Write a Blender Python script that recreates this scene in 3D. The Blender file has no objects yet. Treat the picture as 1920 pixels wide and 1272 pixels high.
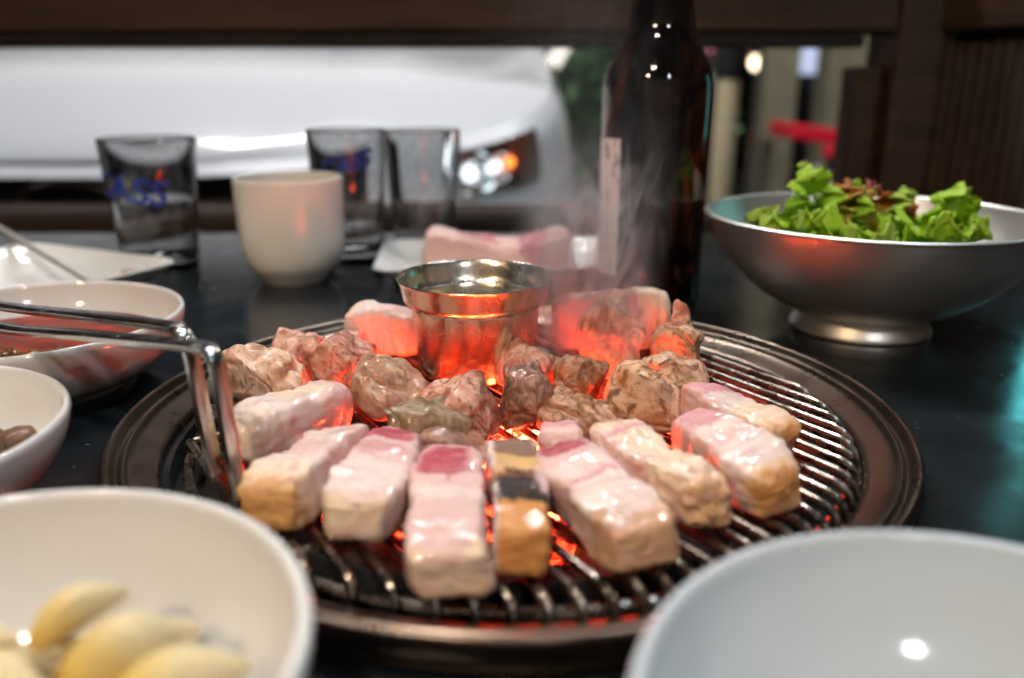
import bpy, bmesh, math, random
from mathutils import Vector, Matrix, noise

random.seed(7)
S = bpy.context.scene
COL = S.collection
R = math.radians
PI = math.pi

# ------------------------------------------------------------------ camera, world, exposure
cam_d = bpy.data.cameras.new('camera')
cam = bpy.data.objects.new('camera', cam_d)
COL.objects.link(cam)
cam.location = (0, -.352, .151)
cam.rotation_euler = (R(90 - 17.3), 0, 0)
cam_d.sensor_width = 36
cam_d.lens = 1560 / 1920 * 36
cam_d.clip_start = .01
cam_d.clip_end = 500
cam_d.dof.use_dof = True
cam_d.dof.focus_distance = .365
cam_d.dof.aperture_fstop = 4.3
cam_d.dof.aperture_blades = 9
S.camera = cam

W = bpy.data.worlds.new('World')
S.world = W
W.use_nodes = True
wn = W.node_tree.nodes
sky = wn.new('ShaderNodeTexSky')
sky.sky_type = 'NISHITA'
sky.sun_disc = False
sky.sun_elevation = R(-4)
sky.sun_rotation = R(200)
wn['Background'].inputs['Strength'].default_value = .05
W.node_tree.links.new(sky.outputs[0], wn['Background'].inputs['Color'])

S.view_settings.view_transform = 'Standard'
S.view_settings.look = 'None'
S.view_settings.exposure = 0.0
S.view_settings.gamma = 1
S.view_settings.use_curve_mapping = False

cy = S.cycles
cy.use_denoising = True
try:
    cy.denoiser = 'OPENIMAGEDENOISE'
except Exception:
    pass
cy.max_bounces = 8
cy.diffuse_bounces = 3
cy.glossy_bounces = 4
cy.transmission_bounces = 8
cy.use_adaptive_sampling = True
cy.adaptive_threshold = .025
cy.transparent_max_bounces = 12
cy.volume_bounces = 0
cy.caustics_reflective = False
cy.caustics_refractive = False
cy.sample_clamp_indirect = 4
cy.volume_step_rate = 1.5
cy.use_light_tree = True

# ------------------------------------------------------------------ material helpers
def new_mat(name):
    m = bpy.data.materials.new(name)
    m.use_nodes = True
    nt = m.node_tree
    return m, nt, nt.nodes['Principled BSDF']

def node(nt, typ, **kw):
    n = nt.nodes.new(typ)
    for k, v in kw.items():
        setattr(n, k, v)
    return n

def c4(c):
    return (c[0], c[1], c[2], 1)

def noise_node(nt, vec, scale, detail=4, rough=.55, dist=0):
    n = node(nt, 'ShaderNodeTexNoise')
    n.inputs['Scale'].default_value = scale
    n.inputs['Detail'].default_value = detail
    n.inputs['Roughness'].default_value = rough
    n.inputs['Distortion'].default_value = dist
    nt.links.new(vec, n.inputs['Vector'])
    return n

def maprange(nt, src, a, b, c=0, d=1, smooth=True):
    n = node(nt, 'ShaderNodeMapRange')
    if smooth:
        n.interpolation_type = 'SMOOTHSTEP'
    n.inputs[1].default_value = a
    n.inputs[2].default_value = b
    n.inputs[3].default_value = c
    n.inputs[4].default_value = d
    nt.links.new(src, n.inputs[0])
    return n.outputs[0]

def math_n(nt, op, a, b=None, c=None, clamp=False):
    n = node(nt, 'ShaderNodeMath', operation=op)
    n.use_clamp = clamp
    for i, v in enumerate((a, b, c)):
        if v is None:
            continue
        if isinstance(v, (int, float)):
            n.inputs[i].default_value = v
        else:
            nt.links.new(v, n.inputs[i])
    return n.outputs[0]

def mixc(nt, fac, a, b, blend='MIX'):
    n = node(nt, 'ShaderNodeMix', data_type='RGBA', blend_type=blend)
    for sock, v in ((n.inputs[0], fac), (n.inputs[6], a), (n.inputs[7], b)):
        if isinstance(v, (int, float)):
            sock.default_value = v
        elif isinstance(v, tuple):
            sock.default_value = c4(v)
        else:
            nt.links.new(v, sock)
    return n.outputs[2]

def ramp(nt, fac, stops):
    n = node(nt, 'ShaderNodeValToRGB')
    el = n.color_ramp.elements
    while len(el) < len(stops):
        el.new(.5)
    for e, (p, c) in zip(el, stops):
        e.position = p
        e.color = c4(c)
    nt.links.new(fac, n.inputs[0])
    return n.outputs[0]

def bump(nt, height, strength, dist, bsdf, prev=None):
    b = node(nt, 'ShaderNodeBump')
    b.inputs['Strength'].default_value = strength
    b.inputs['Distance'].default_value = dist
    nt.links.new(height, b.inputs['Height'])
    if prev:
        nt.links.new(prev, b.inputs['Normal'])
    nt.links.new(b.outputs[0], bsdf.inputs['Normal'])
    return b.outputs[0]

def mat(name, col, rough=.5, metal=0, var=0, vscale=30, bmp=0, bscale=200, bdist=.001, coat=0, spec=None,
        rvar=0, stretch=None, col2=None):
    m, nt, b = new_mat(name)
    b.inputs['Base Color'].default_value = c4(col)
    b.inputs['Roughness'].default_value = rough
    b.inputs['Metallic'].default_value = metal
    b.inputs['Coat Weight'].default_value = coat
    b.inputs['Coat Roughness'].default_value = .08
    if spec is not None:
        b.inputs['Specular IOR Level'].default_value = spec
    tc = node(nt, 'ShaderNodeTexCoord').outputs['Object']
    if stretch:
        mp = node(nt, 'ShaderNodeMapping')
        mp.inputs['Scale'].default_value = stretch
        nt.links.new(tc, mp.inputs[0])
        tc = mp.outputs[0]
    if var or col2:
        n = noise_node(nt, tc, vscale, 6, .6)
        f = maprange(nt, n.outputs[0], .3, .7)
        c2 = col2 or tuple(x * (1 - var) for x in col)
        nt.links.new(mixc(nt, f, col, c2), b.inputs['Base Color'])
    if rvar:
        n = noise_node(nt, tc, vscale * 2.3, 5, .65)
        nt.links.new(maprange(nt, n.outputs[0], .3, .7, max(.02, rough - rvar), rough + rvar), b.inputs['Roughness'])
    if bmp:
        n = noise_node(nt, tc, bscale, 5, .6)
        bump(nt, n.outputs[0], bmp, bdist, b)
    return m

def emis(name, col, strength):
    m, nt, b = new_mat(name)
    b.inputs['Base Color'].default_value = c4(col)
    b.inputs['Emission Color'].default_value = c4(col)
    b.inputs['Emission Strength'].default_value = strength
    return m

def glass_mat(name, col=(1, 1, 1), rough=0.0, ior=1.46):
    m, nt, b = new_mat(name)
    b.inputs['Base Color'].default_value = c4(col)
    b.inputs['Roughness'].default_value = rough
    b.inputs['IOR'].default_value = ior
    b.inputs['Transmission Weight'].default_value = 1
    return m

# ------------------------------------------------------------------ mesh helpers
def mesh_obj(name, verts, faces, m=None, parent=None, smooth=True, loc=None, rot=None, sharp=42):
    me = bpy.data.meshes.new(name)
    me.from_pydata([tuple(v) for v in verts], [], faces)
    me.validate()
    bm = bmesh.new()
    bm.from_mesh(me)
    bmesh.ops.recalc_face_normals(bm, faces=bm.faces)
    bm.to_mesh(me)
    bm.free()
    if smooth:
        me.polygons.foreach_set('use_smooth', [True] * len(me.polygons))
    if smooth:
        me.set_sharp_from_angle(angle=R(sharp))
    o = bpy.data.objects.new(name, me)
    COL.objects.link(o)
    if m:
        me.materials.append(m)
    if parent:
        o.parent = parent
    if loc:
        o.location = loc
    if rot:
        o.rotation_euler = rot
    return o

def tag(o, label, cat, group=None, kind=None):
    o['label'] = label
    o['category'] = cat
    if group:
        o['group'] = group
    if kind:
        o['kind'] = kind
    return o

def empty(name, loc=(0, 0, 0), rot=(0, 0, 0)):
    o = bpy.data.objects.new(name, None)
    COL.objects.link(o)
    o.location = loc
    o.rotation_euler = rot
    o.empty_display_size = .02
    return o

def lathe(profile, seg=64, fn=None, a0=0, a1=2 * PI):
    """profile: list of (r, z). returns verts, faces; r==0 ends collapse to a pole"""
    full = abs(a1 - a0 - 2 * PI) < 1e-6
    n = seg if full else seg + 1
    verts, idx = [], []
    for r, z in profile:
        if r <= 1e-7:
            verts.append((0, 0, z))
            idx.append([len(verts) - 1] * n)
        else:
            row = []
            for i in range(n):
                a = a0 + (a1 - a0) * i / seg
                p = (r * math.cos(a), r * math.sin(a), z)
                if fn:
                    p = fn(*p)
                verts.append(p)
                row.append(len(verts) - 1)
            idx.append(row)
    faces = []
    for j in range(len(profile) - 1):
        for i in range(seg):
            k = (i + 1) % n
            q = [idx[j][i], idx[j][k], idx[j + 1][k], idx[j + 1][i]]
            q = list(dict.fromkeys(q))
            if len(q) > 2:
                faces.append(q)
    return verts, faces

def smooth_profile(pts, sub=4):
    """Catmull-Rom through (r, z) points"""
    out = []
    n = len(pts)
    for i in range(n - 1):
        p0 = pts[max(i - 1, 0)]
        p1, p2 = pts[i], pts[i + 1]
        p3 = pts[min(i + 2, n - 1)]
        for k in range(sub):
            t = k / sub
            out.append(tuple(.5 * ((2 * p1[d]) + (-p0[d] + p2[d]) * t + (2 * p0[d] - 5 * p1[d] + 4 * p2[d] - p3[d]) * t * t
                                   + (-p0[d] + 3 * p1[d] - 3 * p2[d] + p3[d]) * t ** 3) for d in range(len(p1))))
    out.append(tuple(pts[-1]))
    return out

def tube(pts, rad, seg=8, flat=1.0, up=Vector((0, 0, 1))):
    pts = [Vector(p) for p in pts]
    verts, faces = [], []
    n = len(pts)
    for i, p in enumerate(pts):
        t = (pts[min(i + 1, n - 1)] - pts[max(i - 1, 0)]).normalized()
        s = t.cross(up)
        if s.length < 1e-4:
            s = t.cross(Vector((0, 1, 0)))
        s.normalize()
        u = s.cross(t).normalized()
        r = rad[i] if isinstance(rad, (list, tuple)) else rad
        for k in range(seg):
            a = 2 * PI * k / seg
            verts.append(p + s * math.cos(a) * r + u * math.sin(a) * r * flat)
    for i in range(n - 1):
        for k in range(seg):
            k2 = (k + 1) % seg
            faces.append((i * seg + k, i * seg + k2, (i + 1) * seg + k2, (i + 1) * seg + k))
    faces.append(tuple(range(seg))[::-1])
    faces.append(tuple((n - 1) * seg + k for k in range(seg)))
    return verts, faces

def box(cx, cy_, cz, sx, sy, sz, bev=0):
    bm = bmesh.new()
    bmesh.ops.create_cube(bm, size=1)
    for v in bm.verts:
        v.co = Vector((v.co.x * sx + cx, v.co.y * sy + cy_, v.co.z * sz + cz))
    if bev:
        bmesh.ops.bevel(bm, geom=list(bm.edges), offset=bev, segments=2, affect='EDGES', profile=.5)
    bm.verts.index_update()
    v = [tuple(x.co) for x in bm.verts]
    f = [[x.index for x in p.verts] for p in bm.faces]
    bm.free()
    return v, f

def bx(name, c, s, m, parent=None, bev=.003, smooth=False, **k):
    v, f = box(*c, *s, bev)
    return mesh_obj(name, v, f, m, parent, smooth, **k)

def fbm(p, oct=3, lac=2.1, gain=.5):
    a, s = 1, 0
    for _ in range(oct):
        s += a * noise.noise(p)
        p = p * lac
        a *= gain
    return s

# ------------------------------------------------------------------ shared materials
M_table = mat('table_dark_steel', (.010, .013, .015), .2, .0, rvar=.04, vscale=6, spec=.5, coat=.0)
M_tray = mat('tray_bronzed_steel', (.17, .13, .10), .3, 1, var=.25, vscale=12, rvar=.05)
M_grate = mat('grate_wire_steel', (.36, .31, .26), .28, 1, col2=(.12, .09, .07), vscale=45, rvar=.12)
M_pit = mat('pit_sooty_steel', (.012, .010, .009), .9, 0, var=.5, vscale=40)
M_white = mat('white_glazed_ceramic', (.80, .79, .76), .1, 0, var=.04, vscale=12, coat=.3)
M_cream = mat('cream_glazed_stoneware', (.82, .77, .69), .16, 0, col2=(.77, .72, .64), vscale=20, coat=.2)
M_steel = mat('satin_steel', (.62, .60, .56), .2, 1, rvar=.08, vscale=40, col2=(.5, .48, .45))
M_glass = glass_mat('clear_glass', (1, 1, 1))
nt = M_glass.node_tree
hz = node(nt, 'ShaderNodeBsdfTranslucent')
hz.inputs[0].default_value = (.8, .84, .88, 1)
tcg = node(nt, 'ShaderNodeTexCoord').outputs['Object']
ngl = noise_node(nt, tcg, 110, 5, .65)
mxg = node(nt, 'ShaderNodeMixShader')
nt.links.new(maprange(nt, ngl.outputs[0], .45, .75, .0, .09), mxg.inputs[0])
nt.links.new(nt.nodes['Principled BSDF'].outputs[0], mxg.inputs[1])
nt.links.new(hz.outputs[0], mxg.inputs[2])
nt.links.new(mxg.outputs[0], nt.nodes['Material Output'].inputs[0])
M_water = glass_mat('water_clear', (.98, .98, .97), 0, 1.33)
M_blueprint = mat('blue_glass_print', (.01, .03, .22), .4)
M_wood = mat('dark_stained_wood', (.048, .022, .012), .65, 0, col2=(.024, .011, .006), vscale=9, spec=.18, stretch=(1, 8, 8), bmp=.2, bscale=30, bdist=.002)
M_woodslat = mat('dark_ribbed_wood', (.055, .030, .020), .65, 0, col2=(.03, .018, .013), vscale=9, spec=.2, stretch=(8, 8, 1), bmp=.2, bscale=30)
M_black = mat('black_painted_panel', (.010, .007, .006), .7, spec=.2)
M_carwhite = mat('white_car_paint', (.78, .78, .78), .25, 0, coat=1)
M_rubber = mat('black_rubber', (.015, .015, .016), .7)
M_chrome = mat('chrome', (.75, .75, .76), .12, 1)

# grease specks and wipe marks on the table
nt = M_table.node_tree
b = nt.nodes['Principled BSDF']
tct = node(nt, 'ShaderNodeTexCoord').outputs['Object']
ns = noise_node(nt, tct, 170, 3, .5)
nw = noise_node(nt, tct, 9, 5, .7, 1.2)
sp_ = maprange(nt, ns.outputs[0], .70, .74)
rg = math_n(nt, 'ADD', maprange(nt, nw.outputs[0], .35, .7, .13, .26), math_n(nt, 'MULTIPLY', sp_, .3))
nt.links.new(rg, b.inputs['Roughness'])
nt.links.new(mixc(nt, sp_, (.010, .013, .015), (.06, .05, .04)), b.inputs['Base Color'])

# ------------------------------------------------------------------ ground
GZ = -.72
gm = mat('asphalt_ground', (.07, .065, .065), .8, 0, var=.35, vscale=4, bmp=.5, bscale=120, bdist=.004)
g = mesh_obj('ground', [(-120, -60, GZ), (120, -60, GZ), (120, 180, GZ), (-120, 180, GZ)], [(0, 1, 2, 3)], gm, smooth=False)
g['kind'] = 'structure'

# ------------------------------------------------------------------ lamps (fixtures with glowing bulbs)
def pendant(loc, col, strength, label, drop=.35, rad=.03):
    t = empty('pendant_lamp', loc)
    tag(t, label, 'lamp', 'pendant lamps under the terrace roof')
    v, f = lathe(smooth_profile([(.012, .085), (.03, .08), (.075, .03), (.11, -.005)], 4) +
                 smooth_profile([(.107, -.006), (.073, .027), (.028, .075), (.01, .08)], 4), 40)
    mesh_obj('lamp_shade', v, f, M_shade, t)
    v, f = lathe(smooth_profile([(0, -.035), (.018, -.03), (rad, -.005), (.024, .022), (.013, .045), (.013, .06)], 4), 24)
    mesh_obj('bulb', v, f, emis('bulb_glow', col, strength), t)
    v, f = tube([(0, 0, .085), (0, 0, .085 + drop)], .003, 6)
    mesh_obj('cord', v, f, M_rubber, t)
    return t

M_shade = mat('enamel_shade', (.55, .52, .45), .4)
pendant((-.60, -.85, .80), (1, .72, .44), 330, 'warm bulb pendant lamp beyond the left end of the table', .56)
pendant((-.26, -.56, .98), (1, .90, .78), 430, 'white bulb pendant lamp hanging over the near edge of the table', .37)
pendant((.40, -1.15, .86), (.92, .93, 1), 260, 'bluish bulb pendant lamp hanging near the right end of the table', .42)

def tube_lamp(loc, rz, length, col, strength, label, grp=None):
    t = empty('tube_lamp', loc, (0, 0, rz))
    tag(t, label, 'lamp', grp)
    bx('housing', (0, 0, .03), (length + .06, .06, .035), M_shade, t, .005)
    v, f = tube([(-length / 2, 0, 0), (length / 2, 0, 0)], .013, 12)
    mesh_obj('tube', v, f, emis('tube_glow', col, strength), t)
    for s in (-1, 1):
        bx('end_socket', (s * (length / 2 + .012), 0, .004), (.02, .032, .04), M_white, t, .003)
    return t

tube_lamp((.52, .18, 1.30), R(80), .6, (.62, .82, 1), 80, 'cool tube lamp mounted under the roof over the salad bowl')
tube_lamp((-.25, 1.04, 1.752), R(2), 1.7, (.97, .97, 1), 250, 'white tube lamp fixed to the outer roof beam above the car')

nl_ = tag(empty('neon_lamp', (.478, .372, .085)), 'blue-green neon tube standing upright on the ribbed partition', 'lamp')
bx('base_plate', (.014, 0, .08), (.012, .03, .2), M_shade, nl_, .003)
v, f = tube([(0, 0, 0), (0, 0, .16)], .007, 10)
mesh_obj('tube', v, f, emis('neon_glow', (.10, .62, .66), 6), nl_)

# ------------------------------------------------------------------ terrace roof, back wall
rf = empty('terrace_roof', (0, 0, 0))
tag(rf, 'dark boarded terrace roof over the table', 'roof')
for i in range(12):
    bx('roof_board', (-1.65 + .3 * i, -.78, 1.41 + .004 * (i % 2)), (.296, 2.9, .03), M_wood, rf, 0)
for y in (-1.2, -.3, .6):
    bx('rafter', (0, y, 1.37), (3.6, .06, .05), M_wood, rf, .004)
bx('fascia_beam', (0, 1.04, 1.84), (3.6, .05, .08), M_wood, rf, .004)
for x in (-1.7, 1.7):
    bx('fascia_bracket', (x, .84, 1.62), (.05, .40, .42), M_wood, rf, .004)
bw = tag(bx('back_wall', (0, -2.25, .35), (3.8, .1, 2.14), mat('plaster_wall', (.55, .46, .36), .8, 0, var=.2, vscale=3), None, .01),
         'plain tan plaster wall closing the terrace behind the diners', 'wall')

# ------------------------------------------------------------------ railing, low wall, ribbed side partition
rl = empty('terrace_railing', (0, .62, GZ))
tag(rl, 'dark brown wooden railing along the far side of the table', 'railing')
bx('top_rail', (-.62, 0, .198 + .11 - GZ), (2.10, .07, .22), M_wood, rl, .006)
bx('rail_lip', (-.64, -.022, .190 - GZ), (2.02, .05, .012), M_black, rl, .002)
for x in (-1.63, .432):
    bx('railing_post', (x, -.004, .58 - .002), (.052, .085, 1.16 + .6), M_wood, rl, .006)
bx('post_bead', (.464, -.01, .6), (.010, .07, 1.7), M_wood, rl, .003)
bx('end_board', (.392, .006, .44), (.028, .05, .89), M_wood, rl, .004)
bx('lower_panel', (-.62, .0, .345), (2.0, .04, .69), M_black, rl, .004)
bx('sill_board', (-.62, 0, .712), (2.06, .11, .028), mat('sill_wood', (.03, .016, .010), .6, var=.4, vscale=8, spec=.2), rl, .005)

pw = empty('ribbed_partition', (.47, .6, GZ))
tag(pw, 'dark ribbed wooden partition rising at the right of the salad bowl', 'partition')
ang = math.atan2(-.133, .034)
pw.rotation_euler = (0, 0, ang)
v, f = box(0, 0, 0, .0135, .014, .9, .003)
slat_me = None
for i in range(88):
    if slat_me is None:
        o = mesh_obj('slat', v, f, M_woodslat, pw, False)
        slat_me = o.data
    else:
        o = bpy.data.objects.new('slat', slat_me)
        COL.objects.link(o)
        o.parent = pw
    o.location = (.012 + .0165 * i, -.004, .46)
bx('backing_board', (.73, .012, .46), (1.46, .02, .93), M_black, pw, 0)
bx('partition_rail', (.73, -.004, .198 + .1 - GZ), (1.46, .05, .2), M_wood, pw, .005)

# ------------------------------------------------------------------ table with a round hole
HOLE = .146
tb = empty('dining_table', (0, 0, GZ))
tag(tb, 'dark glossy dining table with a round grill set into it', 'table')
TX0, TX1, TY0, TY1 = -.62, .43, -.50, .50
angs = sorted(set([2 * PI * i / 96 for i in range(96)] + [math.atan2(y, x) % (2 * PI) for x in (TX0, TX1) for y in (TY0, TY1)]))
vs, fs = [], []
def edge_pt(a):
    dx, dy = math.cos(a), math.sin(a)
    t = 1e9
    if dx > 1e-9: t = min(t, TX1 / dx)
    if dx < -1e-9: t = min(t, TX0 / dx)
    if dy > 1e-9: t = min(t, TY1 / dy)
    if dy < -1e-9: t = min(t, TY0 / dy)
    return dx * t, dy * t
n = len(angs)
for zz in (0, -.03):
    for a in angs:
        vs.append((HOLE * math.cos(a), HOLE * math.sin(a), zz))
    for a in angs:
        vs.append((*edge_pt(a), zz))
for i in range(n):
    j = (i + 1) % n
    fs += [(i, j, n + j, n + i), (2 * n + i, 3 * n + i, 3 * n + j, 2 * n + j), (n + i, n + j, 3 * n + j, 3 * n + i), (i, 2 * n + i, 2 * n + j, j)]
top = mesh_obj('table_top', vs, fs, M_table, tb, False)
top.location = (0, 0, -GZ)
for x in (TX0 + .06, TX1 - .06):
    for y in (TY0 + .06, TY1 - .06):
        bx('leg', (x, y, .345), (.04, .04, .688), M_black, tb, .004)

# ------------------------------------------------------------------ grill: tray, pit, grate, coals
def tray_profile():
    return [(.1485, -.012), (.1490, .0005), (.1505, .0035), (.153, .0045), (.1575, .0062), (.1600, .0076), (.1612, .0094), (.1622, .0098), (.1632, .0090),
            (.1642, .0086), (.1655, .0100), (.1668, .0118), (.1682, .0124), (.1694, .0114), (.1697, .0090), (.1690, .0045),
            (.1680, .0015), (.150, .0008)]
tr = empty('grill_tray', (0, 0, 0))
tag(tr, 'round bronze-coloured grill tray with ridged rim sunk in the table', 'grill tray')
v, f = lathe(smooth_profile(tray_profile(), 3), 128)
mesh_obj('rim', v, f, M_tray, tr)
v, f = lathe([(.1484, -.0115), (.134, -.012), (.1312, .0028), (.1292, .0030), (.1275, -.075), (.12, -.085), (0, -.085)], 96)  # raised inner lip added to block coal light from the outer ledge
mesh_obj('fire_pit', v, f, M_pit, tr)
v, f = lathe([(.105, -.0849), (.10, -.070), (.088, -.055), (.07, -.049), (0, -.047)], 64)
mesh_obj('ash_bed', v, f, mat('grey_ash', (.03, .027, .025), .95, var=.5, vscale=60, bmp=.6, bscale=200, bdist=.004), tr)

gr = empty('grill_grate', (.003, 0, 0))
tag(gr, 'round wire grill grate of parallel steel bars under the pork', 'grate')
RG, WR, PITCH = .1415, .0017, .0088
BA = R(123)
bd = Vector((math.cos(BA), math.sin(BA), 0))
bp = Vector((-bd.y, bd.x, 0))
ring = [(RG * math.cos(a), RG * math.sin(a), .0005) for a in [2 * PI * i / 120 for i in range(121)]]
v, f = tube(ring, .0022, 8)
mesh_obj('outer_ring', v, f, M_grate, gr)
k = 0
for i in range(-15, 16):
    d = i * PITCH + .0015
    if abs(d) > RG - .006:
        continue
    h = math.sqrt(RG ** 2 - d ** 2)
    e = h + .0018
    pts = []
    for s in (-1, 1):
        seq = [(e + .0012, -.0022), (e + .0018, .0012), (e + .0006, .0046), (e - .003, .0070), (e - .0075, .0076)]
        if s == 1:
            seq = seq[::-1]
        pts += [tuple(bp * d + bd * (s * q) + Vector((0, 0, z))) for q, z in seq]
        if s == -1:
            for q in (-.66, -.33, 0, .33, .66):
                sag = -.0008 * (1 - q * q)
                pts.append(tuple(bp * d + bd * (q * h) + Vector((0, 0, .0076 + sag))))
    v, f = tube(pts, WR, 8)
    mesh_obj('grate_bar', v, f, M_grate, gr)
for s in (-.055, .055):
    hh = math.sqrt(RG ** 2 - s ** 2)
    v, f = tube([tuple(bd * s + bp * q + Vector((0, 0, .0030))) for q in (-hh, 0, hh)], .0020, 8)
    mesh_obj('cross_wire', v, f, M_grate, gr)

def coal_mat(name, hi, lo=.15):
    m, nt, b = new_mat(name)
    tc = node(nt, 'ShaderNodeTexCoord').outputs['Object']
    n1 = noise_node(nt, tc, 1.6, 4, .6)
    b.inputs['Base Color'].default_value = (.03, .027, .025, 1)
    b.inputs['Roughness'].default_value = .95
    hot = maprange(nt, n1.outputs[0], .38, .66)
    nt.links.new(ramp(nt, hot, [(0, (.5, .008, .004)), (.5, (1, .035, .012)), (1, (1, .12, .03))]), b.inputs['Emission Color'])
    nt.links.new(maprange(nt, hot, 0, 1, lo, hi), b.inputs['Emission Strength'])
    return m
M_coal_hot = coal_mat('white_hot_charcoal', 135, 2.5)
M_coal_dim = coal_mat('dull_charcoal', 3.5, .05)
coal_mes = []
for q in range(10):
    bm = bmesh.new()
    bmesh.ops.create_icosphere(bm, subdivisions=2, radius=1)
    for vv in bm.verts:
        p = vv.co.copy()
        kk = max(abs(p.x), abs(p.y), abs(p.z)) ** .5
        vv.co = p / kk * (1 + .22 * noise.noise(p * 1.7 + Vector((q * 9, 0, 0))) + .1 * noise.noise(p * 5 + Vector((0, q * 7, 0))))
    me = bpy.data.meshes.new('charcoal')
    bm.to_mesh(me)
    bm.free()
    me.materials.append(M_coal_hot if q < 5 else M_coal_dim)
    coal_mes.append(me)
rnd = random.Random(3)
cc = 0
for i in range(30):
    a = i * 2.39996
    rr = .070 * math.sqrt((i + .5) / 30)
    x, y = rr * math.cos(a) * 1.12 - .004, rr * math.sin(a) * .85 + .018
    o = bpy.data.objects.new('charcoal', coal_mes[i % 5 + (0 if i < 15 else 5)])
    COL.objects.link(o)
    s = rnd.uniform(.0105, .0145)
    o.scale = (s * 1.25, s, s * .95)
    o.location = (x, y, -.031 - .012 * (rr / .078) + rnd.uniform(-.004, .004))
    o.rotation_euler = (rnd.uniform(-.5, .5), rnd.uniform(-.5, .5), rnd.uniform(0, 6.28))
    tag(o, 'lump of glowing red charcoal burning beneath the grill grate', 'charcoal', 'glowing charcoals under the grate')

# ------------------------------------------------------------------ meat
ZB = .0098
RED = (.44, .06, .095)
PINK = (.68, .33, .33)
PALE = (.76, .50, .45)
FAT = (.82, .64, .57)
CREAM = (.85, .63, .45)
AMBER = (.62, .27, .08)
GOLD = (.74, .43, .21)
BROWN = (.17, .065, .025)
GREYB = (.24, .13, .09)
COOKP = (.44, .22, .135)
COOKT = (.58, .35, .215)
CHAR = (.016, .010, .007)

def crisp(stops):
    out = []
    for (p0, c0), (p1, c1) in zip(stops, stops[1:]):
        out.append((p0, c0))
        if p1 - p0 > .045 and p1 < .8:
            mid, h = (p0 + p1) / 2, min(.03, (p1 - p0) * .3)
            out += [(mid - h, c0), (mid + h, c1)]
    out.append(stops[-1])
    return out

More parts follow.
